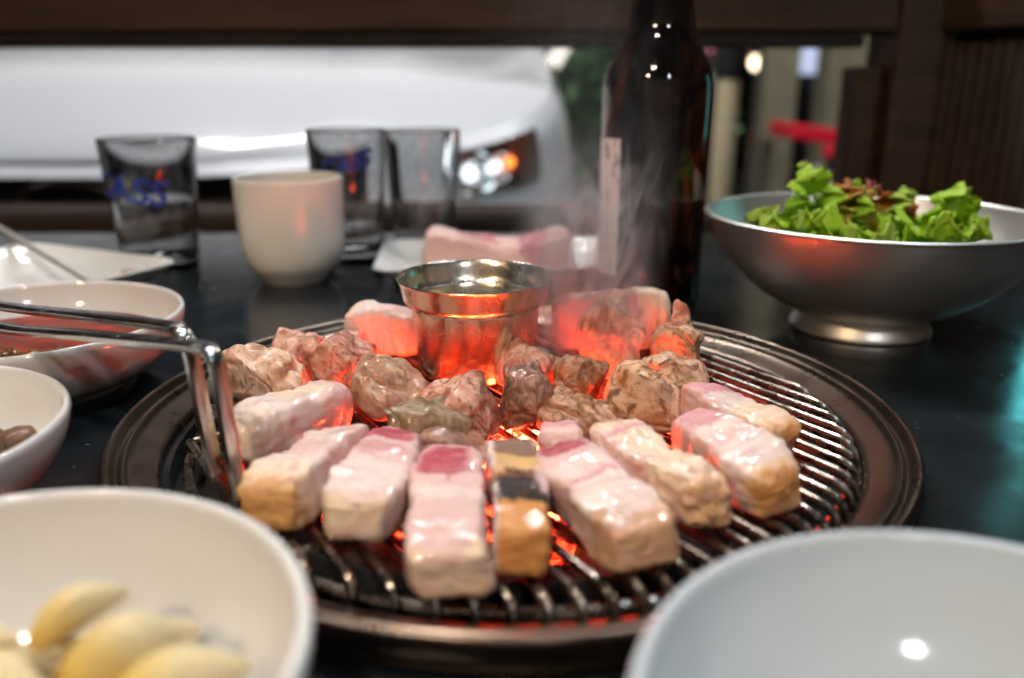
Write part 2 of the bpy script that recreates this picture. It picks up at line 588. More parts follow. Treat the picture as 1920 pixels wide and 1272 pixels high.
def meat_shader(name, L, Wd, H, stops=None, palette=None, brown=.3, char=.1, side=None, gold=0, seed=0, gloss=.3, mottle=1):
    m, nt, b = new_mat(name)
    tcn = node(nt, 'ShaderNodeTexCoord')
    tc = tcn.outputs['Object']
    mp = node(nt, 'ShaderNodeMapping')
    mp.inputs['Location'].default_value = (seed * 1.37, seed * .71, seed * .33)
    nt.links.new(tc, mp.inputs[0])
    vec = mp.outputs[0]
    sep = node(nt, 'ShaderNodeSeparateXYZ')
    nt.links.new(tc, sep.inputs[0])
    big = noise_node(nt, vec, 70, 2, .5)
    med = noise_node(nt, vec, 210, 3, .55)
    fine = noise_node(nt, vec, 800, 2, .5)
    if stops:
        x = math_n(nt, 'MULTIPLY_ADD', sep.outputs[0], 1 / L, .5)
        d1 = math_n(nt, 'MULTIPLY_ADD', big.outputs[0], .26, -.13)
        d2 = math_n(nt, 'MULTIPLY_ADD', med.outputs[0], .18, -.09)
        xx = math_n(nt, 'ADD', math_n(nt, 'ADD', x, d1), d2)
        col = ramp(nt, xx, crisp(stops))
        ey = math_n(nt, 'ABSOLUTE', math_n(nt, 'MULTIPLY', sep.outputs[1], 2 / Wd))
        ey = math_n(nt, 'ADD', ey, math_n(nt, 'MULTIPLY_ADD', big.outputs[0], .9, -.45))
        fade = math_n(nt, 'MULTIPLY', maprange(nt, ey, .55, .95, 0, .85), maprange(nt, xx, .72, .60))
        col = mixc(nt, fade, col, PALE)
    else:
        n0 = noise_node(nt, vec, 62, 3, .6, .9)
        f0 = maprange(nt, n0.outputs[0], .30, .70)
        k = len(palette) - 1
        col = ramp(nt, f0, [(i / k, c) for i, c in enumerate(palette)])
    # mottling of fibres and fat veins
    mpv = node(nt, 'ShaderNodeMapping')
    mpv.inputs['Scale'].default_value = (430, 45, 70) if stops else (260, 90, 120)
    mpv.inputs['Rotation'].default_value = (0, .12, .1) if stops else (.2, .3, .4 * seed)
    nt.links.new(vec, mpv.inputs[0])
    vein = noise_node(nt, mpv.outputs[0], 1.0, 3, .55, .4)
    col = mixc(nt, maprange(nt, vein.outputs[0], .52, .72, 0, .22 * mottle if stops else .4), col, FAT if stops else COOKT)
    if stops:
        col = mixc(nt, maprange(nt, vein.outputs[0], .48, .30, 0, .34 * mottle), col, PINK)
    col = mixc(nt, maprange(nt, med.outputs[0], .46, .28, 0, .30 * mottle if stops else .35), col, PINK if stops else (.42, .17, .11))
    if side is not None:
        s0, sc = side
        fy = math_n(nt, 'MULTIPLY', sep.outputs[1], s0 * 2 / Wd)
        fy = math_n(nt, 'ADD', fy, math_n(nt, 'MULTIPLY_ADD', med.outputs[0], .3, -.15))
        col = mixc(nt, maprange(nt, fy, .72, .86), col, sc)
    if gold:
        # cooked golden crust around the seared underside
        zf = math_n(nt, 'MULTIPLY_ADD', sep.outputs[2], -1 / H, .5)
        zf = math_n(nt, 'ADD', zf, math_n(nt, 'MULTIPLY_ADD', big.outputs[0], .7, -.35))
        col = mixc(nt, maprange(nt, zf, .58, 1.0, 0, gold * .8), col, GOLD)
        col = mixc(nt, maprange(nt, zf, .86, 1.15, 0, min(1, gold * 1.1)), col, BROWN)
    if palette:
        # seared ridges: convex edges take the colour of the crust
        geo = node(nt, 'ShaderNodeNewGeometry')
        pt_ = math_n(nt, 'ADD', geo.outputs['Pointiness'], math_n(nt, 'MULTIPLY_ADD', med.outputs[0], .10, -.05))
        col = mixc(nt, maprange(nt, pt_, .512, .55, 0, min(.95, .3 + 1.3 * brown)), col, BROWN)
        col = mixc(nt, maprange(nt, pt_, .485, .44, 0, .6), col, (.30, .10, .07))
    bn = noise_node(nt, vec, 130, 5, .65, .5)
    if brown > .1:
      col = mixc(nt, maprange(nt, bn.outputs[0], .69 - .34 * brown, .80 - .32 * brown, 0, .85), col, BROWN)
    cn = noise_node(nt, vec, 170, 5, .7, .6)
    if char > .01:
      col = mixc(nt, maprange(nt, cn.outputs[0], .73 - .36 * char, .80 - .34 * char, 0, .92), col, CHAR)
    nt.links.new(col, b.inputs['Base Color'])
    b.inputs['Subsurface Weight'].default_value = .28 if stops else .06
    b.inputs['Subsurface Radius'].default_value = (1, .38, .22)
    b.inputs['Subsurface Scale'].default_value = .0035
    nt.links.new(maprange(nt, med.outputs[0], .3, .7, gloss + .12, gloss + .35), b.inputs['Roughness'])
    b.inputs['Specular IOR Level'].default_value = .22
    nt.links.new(maprange(nt, big.outputs[0], .42, .60, .0, .8) if stops else maprange(nt, big.outputs[0], .50, .66, .0, .5), b.inputs['Coat Weight'])
    b.inputs['Coat Roughness'].default_value = .06 if stops else .13
    h = math_n(nt, 'ADD', math_n(nt, 'MULTIPLY', med.outputs[0], 1.0), math_n(nt, 'MULTIPLY', fine.outputs[0], .35))
    h = math_n(nt, 'ADD', h, math_n(nt, 'MULTIPLY', vein.outputs[0], .6 if stops else .7))
    bump(nt, h, .30 if stops else .22, .0011, b)
    return m

def meat_mesh(L, Wd, H, seed, k=5.0, lump=.0, rough=.0009, prof=None, zprof=None, bend=0, twist=0, shear=0, cuts=22, lobes=0, endslope=0, facets=0, warp=None):
    rnd = random.Random(seed)
    bm = bmesh.new()
    bmesh.ops.create_cube(bm, size=2)
    bmesh.ops.subdivide_edges(bm, edges=list(bm.edges), cuts=cuts, use_grid_fill=True)
    off = Vector((seed * 3.1, seed * 1.7, seed * .9))
    lob = []
    for _ in range(lobes):
        th, ph = rnd.uniform(0, 2 * PI), rnd.uniform(-.3, 1.3)
        lob.append((Vector((math.cos(th) * math.cos(ph), math.sin(th) * math.cos(ph), math.sin(ph))), rnd.uniform(.12, .34), rnd.uniform(.3, .6)))
    cuts_ = []
    for _ in range(facets):
        th, ph = rnd.uniform(0, 2 * PI), rnd.uniform(-.1, 1.0)
        cuts_.append((Vector((math.cos(th) * math.cos(ph), math.sin(th) * math.cos(ph), math.sin(ph))), rnd.uniform(.62, .82)))
    def interp(ctrl, t):
        t = max(0, min(1, t)) * (len(ctrl) - 1)
        i = min(int(t), len(ctrl) - 2)
        q = t - i
        q = q * q * (3 - 2 * q)
        return ctrl[i] * (1 - q) + ctrl[i + 1] * q
    for v in bm.verts:
        p = v.co
        kn = (abs(p.x) ** k + abs(p.y) ** k + abs(p.z) ** k) ** (1 / k)
        q = p / kn
        nrm = q.normalized()
        s = 1.0
        for d, a, w in lob:
            dd = (nrm - d).length
            s += a * math.exp(-(dd / w) ** 2)
        q = q * s
        for d, hh in cuts_:
            e_ = q.dot(d) - hh
            if e_ > 0:
                q = q - d * e_ * .66
        t = (q.x + 1) / 2
        wy = interp(prof, t) if prof else 1
        wz = interp(zprof, t) if zprof else 1
        x, y, z = q.x * L / 2, q.y * Wd / 2 * wy, q.z * H / 2
        if z > -H / 2 * .6:
            z = -H / 2 + (z + H / 2) * wz
        if endslope:
            zz = (z + H / 2) / H
            x += endslope * max(0, q.x) ** 3 * (zz - 1) 
        y += bend * (t - .5) ** 2 * 4 - bend * .5
        y += shear * (z + H / 2)
        if twist:
            a = twist * (t - .5)
            y, z = y * math.cos(a) - z * math.sin(a), y * math.sin(a) + z * math.cos(a)
        P = Vector((x, y, z))
        if lump:
            P += nrm * lump * (.9 * noise.noise(P * 75 + off) + .35 * noise.noise(P * 170 + off) - max(0, .13 - abs(noise.noise(P * 62 - off))) * 6)
        P += nrm * rough * fbm(P * 330 + off, 3)
        if lump:
            fv = Matrix.Rotation(seed * 1.3, 3, 'Z') @ P
            P += nrm * .00045 * noise.noise(Vector((fv.x * 620, fv.y * 110, fv.z * 160)) + off)
        if warp:
            a_, f_ = warp
            wv = Vector((noise.noise(P * f_ + off), noise.noise(P * f_ - off), noise.noise(P * f_ + off * 2)))
            P += wv * a_
            wv = Vector((noise.noise(P * f_ * 2.6 + off), noise.noise(P * f_ * 2.6 - off), noise.noise(P * f_ * 2.6 + off * 2)))
            P += wv * a_ * (.26 if lump else .16)
        # wavy layers across the strip
        if prof:
            P.y += math.copysign(1, y) * .0013 * noise.noise(Vector((x * 330, seed + (5 if y > 0 else 0), z * 70))) if abs(q.y) > .6 else 0
            P.z += .0011 * noise.noise(Vector((x * 260, seed * 2.3, y * 60))) if q.z > .5 else 0
        if P.z < -H / 2:
            P.z = -H / 2 + (P.z + H / 2) * .15
        v.co = P
    me = bpy.data.meshes.new('meat')
    bm.to_mesh(me)
    bm.free()
    me.polygons.foreach_set('use_smooth', [True] * len(me.polygons))
    return me

def belly(name, label, cx, cyy, yaw, L, Wd, H, seed, stops, z=0, tilt=0, roll=0, gold=.3, brown=.05, char=.0, side=None, gloss=.28, mottle=1, **kw):
    kw.setdefault('cuts', 30)
    kw.setdefault('warp', (.0029, 40))
    kw.setdefault('rough', .0005)
    H *= .95
    L *= .94
    Wd *= .84 if name == 'pork_belly_piece' else .9
    me = meat_mesh(L, Wd, H, seed, **kw)
    o = bpy.data.objects.new(name, me)
    COL.objects.link(o)
    me.materials.append(meat_shader(name + '_flesh', L, Wd, H, stops, brown=brown, char=char, side=side, gold=gold, seed=seed, gloss=gloss, mottle=mottle))
    o.location = (cx, cyy, ZB + H / 2 + z)
    o.rotation_euler = (R(roll), R(tilt), R(yaw))
    tag(o, label, 'pork', 'pork pieces cooking on the grate')
    return o

P5 = [.92, 1.02, .96, 1.04, .97]
Z5 = [.9, 1.0, .95, 1.03, .92]
belly('pork_belly_roll', 'smooth pale pork belly roll lying slanted beside the tongs', -.0885, -.0430, -124, .065, .0290, .0235, 11,
      [(0, COOKP), (.12, PALE), (.4, CREAM), (.75, FAT), (1, CREAM)], roll=4, tilt=-2, k=3.4, gold=.15, prof=[.85, 1, 1.02, 1, .9], zprof=[.95, 1, 1.02, 1, .9], gloss=.25)
belly('pork_belly_piece', 'white pork belly piece with amber rind end nearest the tongs tips', -.0715, -.0825, -108, .060, .0275, .019, 12,
      [(0, PINK), (.12, PALE), (.3, FAT), (.5, PALE), (.62, FAT), (.86, CREAM), (.92, GOLD), (1, (.64, .32, .10))], roll=5, tilt=2, prof=[.78, .98, .94, 1.06, 1.0], zprof=[.9, 1, .92, 1.05, .95], gold=.4, k=7.3, endslope=-.0025)
belly('pork_belly_piece', 'pork belly piece with pink far end and brown near end, left of centre', -.0466, -.0880, -96, .070, .0275, .019, 13,
      [(0, PALE), (.1, RED), (.26, RED), (.34, PALE), (.5, PINK), (.6, FAT), (.93, FAT), (1, CREAM)], roll=-4, tilt=-2, prof=[.72, .92, .98, 1.1, 1.02], zprof=[.9, 1, .95, 1.03, .95], gold=.8, k=6.6, endslope=-.0025)
belly('pork_belly_piece', 'longest pork belly piece with deep red lean square, pointing straight at the viewer', -.0202, -.1125, -85, .079, .0270, .019, 14,
      [(0, PALE), (.07, PINK), (.14, RED), (.36, RED), (.42, PALE), (.55, FAT), (.72, PALE), (.93, PALE), (1, CREAM)], roll=3, tilt=1, prof=[.84, 1, 1.02, 1, 1.06], zprof=Z5, gold=.8, k=7.3, endslope=-.0025)
belly('pork_belly_piece', 'charred amber pork belly piece lying on its side in the middle of the front row', .0012, -.1065, -86, .068, .0225, .0195, 15,
      [(0, PALE), (.06, GREYB), (.2, GREYB), (.28, (.66, .40, .14)), (.42, GOLD), (.48, BROWN), (.54, CHAR), (.76, CHAR), (.80, AMBER), (1, AMBER)], roll=-5, tilt=0,
      prof=[1, 1.0, .95, 1, .95], zprof=[1.08, 1, .96, 1, .9], gold=.3, side=(-1, FAT), k=8.0, brown=.2, char=.12, gloss=.2, mottle=0, endslope=-.0025)
belly('pork_belly_piece', 'pork belly piece with purple lean end and broad tan rind facing front right', .0268, -.1050, -67, .0665, .0268, .020, 16,
      [(0, PINK), (.05, RED), (.2, RED), (.27, PALE), (.42, FAT), (.52, PINK), (.58, FAT), (.82, FAT), (.9, COOKT), (1, (.62, .36, .2))], roll=6, tilt=2,
      prof=[.8, .98, .97, 1.05, 1.08], zprof=Z5, gold=.6, k=7.3, endslope=-.0025)
belly('pork_belly_piece', 'bumpy cream pork belly piece between the purple-ended and the twin right-hand pieces', .0500, -.0850, -63, .0645, .0262, .0195, 17,
      [(0, COOKT), (.12, CREAM), (.2, PINK), (.3, CREAM), (.6, CREAM), (.8, CREAM), (.93, COOKT), (1, GOLD)], roll=-4, tilt=-2,
      prof=[.95, 1.02, .93, 1.0, .95], zprof=[1, 1.02, .92, 1, .95], gold=.45, k=6.1, brown=.12, rough=.0013, endslope=-.0025)
belly('pork_belly_piece', 'plump pork belly piece with glazed amber flank, nearest of the two right-hand pieces', .0805, -.0765, -60, .0525, .0285, .021, 18,
      [(0, PINK), (.1, PINK), (.24, (.66, .30, .30)), (.32, FAT), (.5, PALE), (.6, FAT), (.82, FAT), (.92, GOLD), (1, AMBER)], roll=7, tilt=3,
      prof=[.9, 1.02, 1, 1.04, .98], zprof=[.92, .98, 1.03, 1.02, .9], gold=.85, k=5.9, endslope=-.0025)
belly('pork_belly_piece', 'pale pork belly piece with orange far end, behind its twin at right', .0915, -.0375, -57, .0545, .0245, .018, 19,
      [(0, AMBER), (.1, PINK), (.26, (.66, .28, .30)), (.34, FAT), (.7, CREAM), (.85, CREAM), (.93, GOLD), (1, AMBER)], roll=-5, tilt=2,
      prof=[.9, 1, 1, 1, .95], zprof=Z5, gold=.65, k=6.4)
belly('pork_belly_piece', 'short pink pork piece tucked behind the purple-ended belly piece', .0185, -.0580, -84, .030, .0225, .017, 20,
      [(0, PALE), (.3, PINK), (.6, PALE), (1, PALE)], roll=6, tilt=0, prof=P5, zprof=Z5, gold=.1)

def lump(label, cx, cyy, Wd, D, H, seed, palette, brown=.3, char=.1, yaw=0, tilt=0, roll=0, z=0, name='grilled_pork_chunk', k=3.2, amp=.0022, lobes=4, gloss=.22, **kw):
    me = meat_mesh(Wd * 1.14, D * 1.2, H * 1.13, seed, k=k, lump=amp, rough=.0004, lobes=lobes, facets=6, cuts=28, warp=(.0030, 60), **kw)
    o = bpy.data.objects.new(name, me)
    COL.objects.link(o)
    me.materials.append(meat_shader(name + '_flesh', Wd, D, H, None, palette, brown, char, seed=seed, gloss=gloss))
    o.location = (cx, cyy, ZB + H / 2 + z)
    o.rotation_euler = (R(roll), R(tilt), R(yaw))
    tag(o, label, 'pork', 'pork pieces cooking on the grate')
    return o

PAL_PALE = [(.40, .15, .06), (.74, .42, .25), (.84, .60, .43), (.64, .28, .17)]
PAL_PINK = [(.32, .09, .05), (.68, .30, .22), (.82, .53, .39), (.52, .15, .11)]
PAL_BROWN = [(.14, .05, .02), (.36, .17, .08), (.60, .34, .21), (.20, .08, .035)]
PAL_DARK = [(.04, .02, .013), (.15, .07, .045), (.40, .21, .15), (.07, .035, .025)]
PAL_OLIVE = [(.10, .066, .034), (.22, .15, .085), (.34, .24, .15), (.12, .08, .045)]
lump('knobbly pale pork chunk at the far left edge of the grate', -.1110, .0050, .0315, .029, .0265, 31, PAL_PALE, .28, .02, yaw=-25)
lump('pink rounded pork chunk with dark side, second from the left edge', -.1040, .0420, .025, .022, .0215, 32, PAL_PINK, .2, .12, yaw=10, lobes=2)
lump('wrinkled pork chunk glowing red along its right side, left of the steel pot', -.0800, .0270, .027, .024, .0255, 33, PAL_PINK, .38, .1, yaw=-15)
lump('shiny wedge of pork glowing red underneath, in front of the pot left', -.0555, -.0060, .027, .024, .0235, 34, [(.45, .25, .2), COOKP, COOKT, (.3, .17, .13)], .25, .1, yaw=25, lobes=2, k=3.8)
lump('brownish pork chunk with a pink peak in front of the steel pot', -.0205, -.0290, .033, .028, .0225, 36, PAL_PINK, .4, .08, yaw=12, lobes=3)
lump('olive brown seared pork nugget resting on other chunks', -.0320, -.0450, .0285, .019, .0135, 35, PAL_OLIVE, .35, .2, yaw=-6, z=.0075, lobes=2)
lump('grey pork flap lying under the olive nugget', -.0215, -.0585, .031, .016, .0125, 45, [(.22, .12, .09), (.36, .21, .17), COOKP, (.3, .17, .14)], .25, .05, yaw=14, lobes=1)
lump('dark charred upright pork chunk in the centre of the grate', .0068, -.0200, .025, .022, .0245, 37, PAL_DARK, .5, .32, yaw=-12, lobes=2, k=3.8)
lump('pale pork chunk beside the base of the pot in the smoke', .0065, .0250, .031, .024, .0195, 38, PAL_PINK, .15, .05, yaw=8)
lump('grill-striped pork chunk standing behind the dark charred one', .0310, .0080, .0225, .019, .0215, 39, PAL_BROWN, .5, .3, yaw=5, lobes=2)
lump('tall ragged pork chunk with white fat tip standing in the smoke', .0490, .0480, .027, .022, .0370, 40, PAL_PALE, .22, .03, yaw=20, tilt=-9, lobes=5)
lump('brown crusted pork strip behind the purple-ended belly piece', .0290, -.0275, .035, .024, .0150, 41, PAL_BROWN, .55, .25, yaw=12, lobes=2)
lump('round tan pork chunk with black scorch spots at right of centre', .0560, -.0200, .0325, .028, .0235, 42, PAL_PALE, .38, .16, yaw=-20, lobes=3, k=2.8)
lump('folded pork chunk behind the round scorched chunk', .0735, .0150, .028, .023, .0190, 43, PAL_PALE, .38, .08, yaw=15)
lump('upright pork chunk with a small knob on top near the bare bars', .0845, .0480, .0235, .021, .0255, 44, [COOKT, (.66, .44, .27), (.56, .30, .18), COOKP], .35, .05, yaw=-10, tilt=6, lobes=4)
lump('small knob of pork perched on the upright right-hand chunk', .0835, .0500, .0085, .0085, .0115, 48, PAL_PINK, .2, .02, z=.0235, lobes=1, amp=.001)
lump('small red lit pork scrap behind the left chunks', -.0860, .0640, .0185, .014, .0150, 46, PAL_PINK, .3, .1, lobes=2)
belly('pork_slab', 'thick pork slab with creamy fat edge standing left of the steel pot', -.0690, .0760, -8, .046, .019, .0275, 51,
      [(0, CREAM), (.3, FAT), (.6, PALE), (1, PALE)], gold=.1, k=5, prof=P5, zprof=[1.0, 1.02, 1, .96, .95])
belly('pork_slab', 'wide pork slab with white fat right end standing behind the smoke', .0540, .0860, -3, .066, .018, .0330, 52,
      [(0, BROWN), (.25, COOKP), (.45, (.34, .2, .17)), (.66, COOKP), (.74, CREAM), (1, CREAM)], gold=.0, k=5.5, prof=P5, zprof=[.92, .96, 1, 1.04, 1.05], brown=.2)

# ------------------------------------------------------------------ steel pot on the grate
m, nt, b = new_mat('stained_pot_steel')
tc = node(nt, 'ShaderNodeTexCoord').outputs['Object']
mp = node(nt, 'ShaderNodeMapping')
mp.inputs['Scale'].default_value = (1, 1, .06)
nt.links.new(tc, mp.inputs[0])
n1 = noise_node(nt, mp.outputs[0], 130, 4, .6)
n2 = noise_node(nt, tc, 120, 6, .65)
colr = mixc(nt, maprange(nt, n1.outputs[0], .35, .65), (.88, .82, .70), (.76, .66, .50))
colr = mixc(nt, maprange(nt, n2.outputs[0], .66, .76, 0, .5), colr, (.42, .24, .08))
nt.links.new(colr, b.inputs['Base Color'])
b.inputs['Metallic'].default_value = 1
nt.links.new(maprange(nt, n2.outputs[0], .3, .7, .17, .30), b.inputs['Roughness'])
bump(nt, n1.outputs[0], .08, .001, b)
M_pot = m
pt = empty('sauce_pot', (-.0185, .0535, ZB - .0002))
tag(pt, 'small open steel pot with flared rim standing on the grate', 'pot')
prof = smooth_profile([(0, .0005), (.026, .0004), (.0292, .0015), (.0300, .006), (.0310, .018), (.0322, .0335), (.0324, .0352), (.0345, .0358), (.0360, .0375),
                       (.0367, .0405), (.0379, .0450), (.0388, .0475), (.0391, .0480), (.0387, .0482), (.0374, .0458), (.0357, .0395), (.0342, .0368), (.0316, .0350), (.0304, .018), (.0290, .004), (.024, .0022), (0, .0022)], 3)
v, f = lathe(prof, 96)
mesh_obj('pot_body', v, f, M_pot, pt)
v, f = lathe([(0, .0245), (.0304, .0245)], 64)
mesh_obj('sauce', v, f, mat('amber_sauce', (.16, .07, .02), .12, var=.4, vscale=90), pt)

# ------------------------------------------------------------------ bowls and plates
def bowl_prof(Rr, H, foot, t=.0028, depth_pow=.42, foot_h=.004):
    out = [(foot - .003, .0), (foot, 0), (foot + .0008, foot_h)]
    n = 12
    for i in range(1, n + 1):
        q = i / n
        r = foot + (Rr - foot) * math.sin(q * PI / 2) ** .9
        z = foot_h + (H - foot_h) * (1 - math.cos(q * PI / 2)) ** .8
        out.append((r, z))
    out[-1] = (Rr, H - .001)
    out += [(Rr - .0008, H + .0006), (Rr - t * .7, H + .0006), (Rr - t, H - .001)]
    inner = []
    for i in range(n, 0, -1):
        q = i / n
        r = foot - .002 + (Rr - t - foot + .002) * math.sin(q * PI / 2) ** .9
        z = foot_h + t + (H - foot_h - t) * (1 - math.cos(q * PI / 2)) ** .8
        inner.append((r, z))
    out += inner[1:]
    out += [((foot - .002) * .6, foot_h + t * .9), (0, foot_h + t * .9)]
    return out, inner

def bowl(name, label, loc, Rr, H, foot, m, sub=2, t=.0028, foot_h=.004):
    tag_o = empty(name, loc)
    pr, inner = bowl_prof(Rr, H, foot, t, foot_h=foot_h)
    pr = [(0, .002), (foot - .005, .002)] + pr
    v, f = lathe(smooth_profile(pr, sub), 96)
    mesh_obj('bowl_body', v, f, m, tag_o)
    tag(tag_o, label, 'bowl')
    return tag_o

def ceramic(name, stain):
    """white glaze with dried sauce smears of a given colour"""
    m, nt, b = new_mat(name)
    tc = node(nt, 'ShaderNodeTexCoord').outputs['Object']
    mp = node(nt, 'ShaderNodeMapping')
    mp.inputs['Scale'].default_value = (1, 1, .45)
    nt.links.new(tc, mp.inputs[0])
    n1 = noise_node(nt, mp.outputs[0], 95, 4, .6, .4)
    n0 = noise_node(nt, tc, 10, 3)
    base = mixc(nt, n0.outputs[0], (.80, .785, .75), (.76, .745, .71))
    nt.links.new(mixc(nt, maprange(nt, n1.outputs[0], .69, .76, 0, .8), base, stain), b.inputs['Base Color'])
    b.inputs['Roughness'].default_value = .1
    b.inputs['Coat Weight'].default_value = .3
    return m
M_stained = ceramic('sauce_stained_glaze', (.5, .2, .05))

sb = bowl('sauce_bowl', 'white bowl of red oily sauce behind the tongs', (-.247, .055, 0), .0755, .0365, .046, M_stained)
v, f = lathe([(0, .0210), (.03, .0210), (.0628, .0210), (.0636, .0214)], 64)
mesh_obj('red_sauce', v, f, mat('chilli_sauce', (.34, .03, .012), .3, 0, col2=(.08, .014, .006), vscale=60, bmp=.3, bscale=140, spec=.35), sb)
v, f = [], []
for i in range(7):
    rnd = random.Random(90 + i)
    me = meat_mesh(.014, .010, .007, 90 + i, k=2.6, lump=.002, lobes=3, cuts=8)
    o = bpy.data.objects.new('chilli_morsel', me)
    COL.objects.link(o)
    me.materials.append(mat('braised_morsel', (.16, .05, .02), .22, col2=(.3, .15, .04), vscale=200, coat=.5))
    o.parent = sb
    o.location = (.004 + .011 * (i % 4) + rnd.uniform(-.004, .004), -.034 + .009 * (i // 4) + rnd.uniform(-.003, .003), .0225)
    o.rotation_euler = (0, 0, rnd.uniform(0, 6))

smb = bowl('side_bowl', 'small white bowl with a few brown scraps at the left picture edge', (-.227, -.094, 0), .070, .0375, .036, M_stained)
for i in range(6):
    rnd = random.Random(140 + i)
    me = meat_mesh(.024, .014, .010, 140 + i, k=2.6, lump=.002, lobes=3, cuts=8)
    o = bpy.data.objects.new('food_scrap', me)
    COL.objects.link(o)
    me.materials.append(mat('scrap', [(.10, .045, .02), (.26, .20, .08), (.20, .10, .05)][i % 3], .35, var=.5, vscale=150))
    o.parent = smb
    o.location = (.016 + .013 * (i % 3), .020 - .016 * (i // 3), .0225 + .004 * (i % 2))
    o.rotation_euler = (0, rnd.uniform(-.3, .3), rnd.uniform(0, 6))

M_brine = mat('garlic_brine', (.30, .17, .05), .08, coat=.3, var=.4, vscale=30)
gb = bowl('garlic_bowl', 'large white bowl of garlic cloves in the near left corner', (-.110, -.220, 0), .0705, .0455, .036, M_white, t=.0034)
v, f = lathe([(0, .0150), (.0485, .0150)], 64)
mesh_obj('brine', v, f, M_brine, gb)
bowl('empty_bowl', 'empty white bowl with shade in its blue-grey glaze, in the near right corner', (.0895, -.240, 0), .0700, .0450, .037, mat('white_glaze_with_shade', (.58, .63, .66), .11, 0, var=.05, vscale=14, coat=.3), t=.0034)  # the bowl is white; blue-grey glaze colour stands in for shade on it

# garlic cloves
m, nt, b = new_mat('garlic_flesh')
tc = node(nt, 'ShaderNodeTexCoord').outputs['Object']
n1 = noise_node(nt, tc, 60, 3, .5, .3)
sepg = node(nt, 'ShaderNodeSeparateXYZ')
nt.links.new(tc, sepg.inputs[0])
fx = maprange(nt, math_n(nt, 'ADD', math_n(nt, 'MULTIPLY', sepg.outputs[0], -45), n1.outputs[0]), .3, 1.1)
nt.links.new(mixc(nt, fx, (.72, .60, .36), (.64, .42, .06)), b.inputs['Base Color'])
b.inputs['Subsurface Weight'].default_value = .3
b.inputs['Subsurface Scale'].default_value = .004
ng = noise_node(nt, tc, 260, 4, .6)
bump(nt, ng.outputs[0], .35, .001, b)
b.inputs['Roughness'].default_value = .5
b.inputs['Specular IOR Level'].default_value = .3
M_garlic = m
def clove_mesh(seed, L=.027, w=.0125):
    rnd = random.Random(seed)
    ring, n, verts, faces = 14, 18, [], []
    for i in range(n + 1):
        t = i / n
        pr_ = [.42, .72, .95, 1.0, .98, .88, .70, .45, .16]
        qi = min(int(t * 8), 7)
        qt = t * 8 - qi
        r = w * .5 * (pr_[qi] * (1 - qt) + pr_[qi + 1] * qt) * (1 + .06 * noise.noise(Vector((t * 6, seed * 3.1, 0))))
        zz = .0028 * math.sin(PI * t)
        for k in range(ring):
            a = 2 * PI * k / ring
            rr = r * (1 + .09 * math.cos(3 * a + seed) + .06 * noise.noise(Vector((math.cos(a) * 1.5, math.sin(a) * 1.5, seed + t * 3))))
            y = rr * math.cos(a)
            z = zz + rr * math.sin(a) * (.85 if math.sin(a) > 0 else .6)
            verts.append(((t - .5) * L, y, z))
    for i in range(n):
        for k in range(ring):
            k2 = (k + 1) % ring
            faces.append((i * ring + k, i * ring + k2, (i + 1) * ring + k2, (i + 1) * ring + k))
    faces.append(tuple(range(ring)))
    faces.append(tuple(n * ring + k for k in range(ring)))
    return verts, faces
cl = [(-.0990, -.1880, .0330, 52, -6, 'tallest yellow garlic clove leaning on the back of the pile'),
      (-.0820, -.2030, .0340, 50, 4, 'pale garlic clove crossing the middle of the pile'),
      (-.0690, -.2080, .0300, 34, 4, 'greenish white garlic clove at the right of the pile'),
      (-.1080, -.2060, .0270, -14, 0, 'brown shaded garlic clove at the left of the pile'),
      (-.0960, -.2200, .0300, 12, 0, 'garlic clove at the near side of the pile'),
      (-.1300, -.2250, .0240, 60, 0, 'garlic clove near the left rim of the bowl'),
      (-.0800, -.2300, .0270, 100, 0, 'garlic clove lying crosswise at the near right'),
      (-.0820, -.1900, .0230, 70, 0, 'garlic clove half hidden behind the pale clove'),
      (-.1180, -.1960, .0225, 35, 0, 'garlic clove buried under the yellow clove'),
      (-.1220, -.1960, .0290, 20, -5, 'garlic clove leaning on the far inner wall of the bowl'),
      (-.1240, -.2130, .0310, -30, 0, 'garlic clove lying on top at the left of the pile'),
      (-.1100, -.2400, .0250, 110, 0, 'garlic clove at the bottom of the pile nearest the table edge')]
for i, (x, y, z, yaw, tilt, lab) in enumerate(cl):
    v, f = clove_mesh(i, .0225 + .0035 * (i % 3), .0128 + .003 * ((i * 2) % 3) / 2)
    o = mesh_obj('garlic_clove', v, f, M_garlic)
    o.location = (x, y, z)
    o.rotation_euler = (R(8 * (i % 3) - 8), R(tilt), R(yaw))
    tag(o, lab, 'garlic', 'garlic cloves in the near bowl')

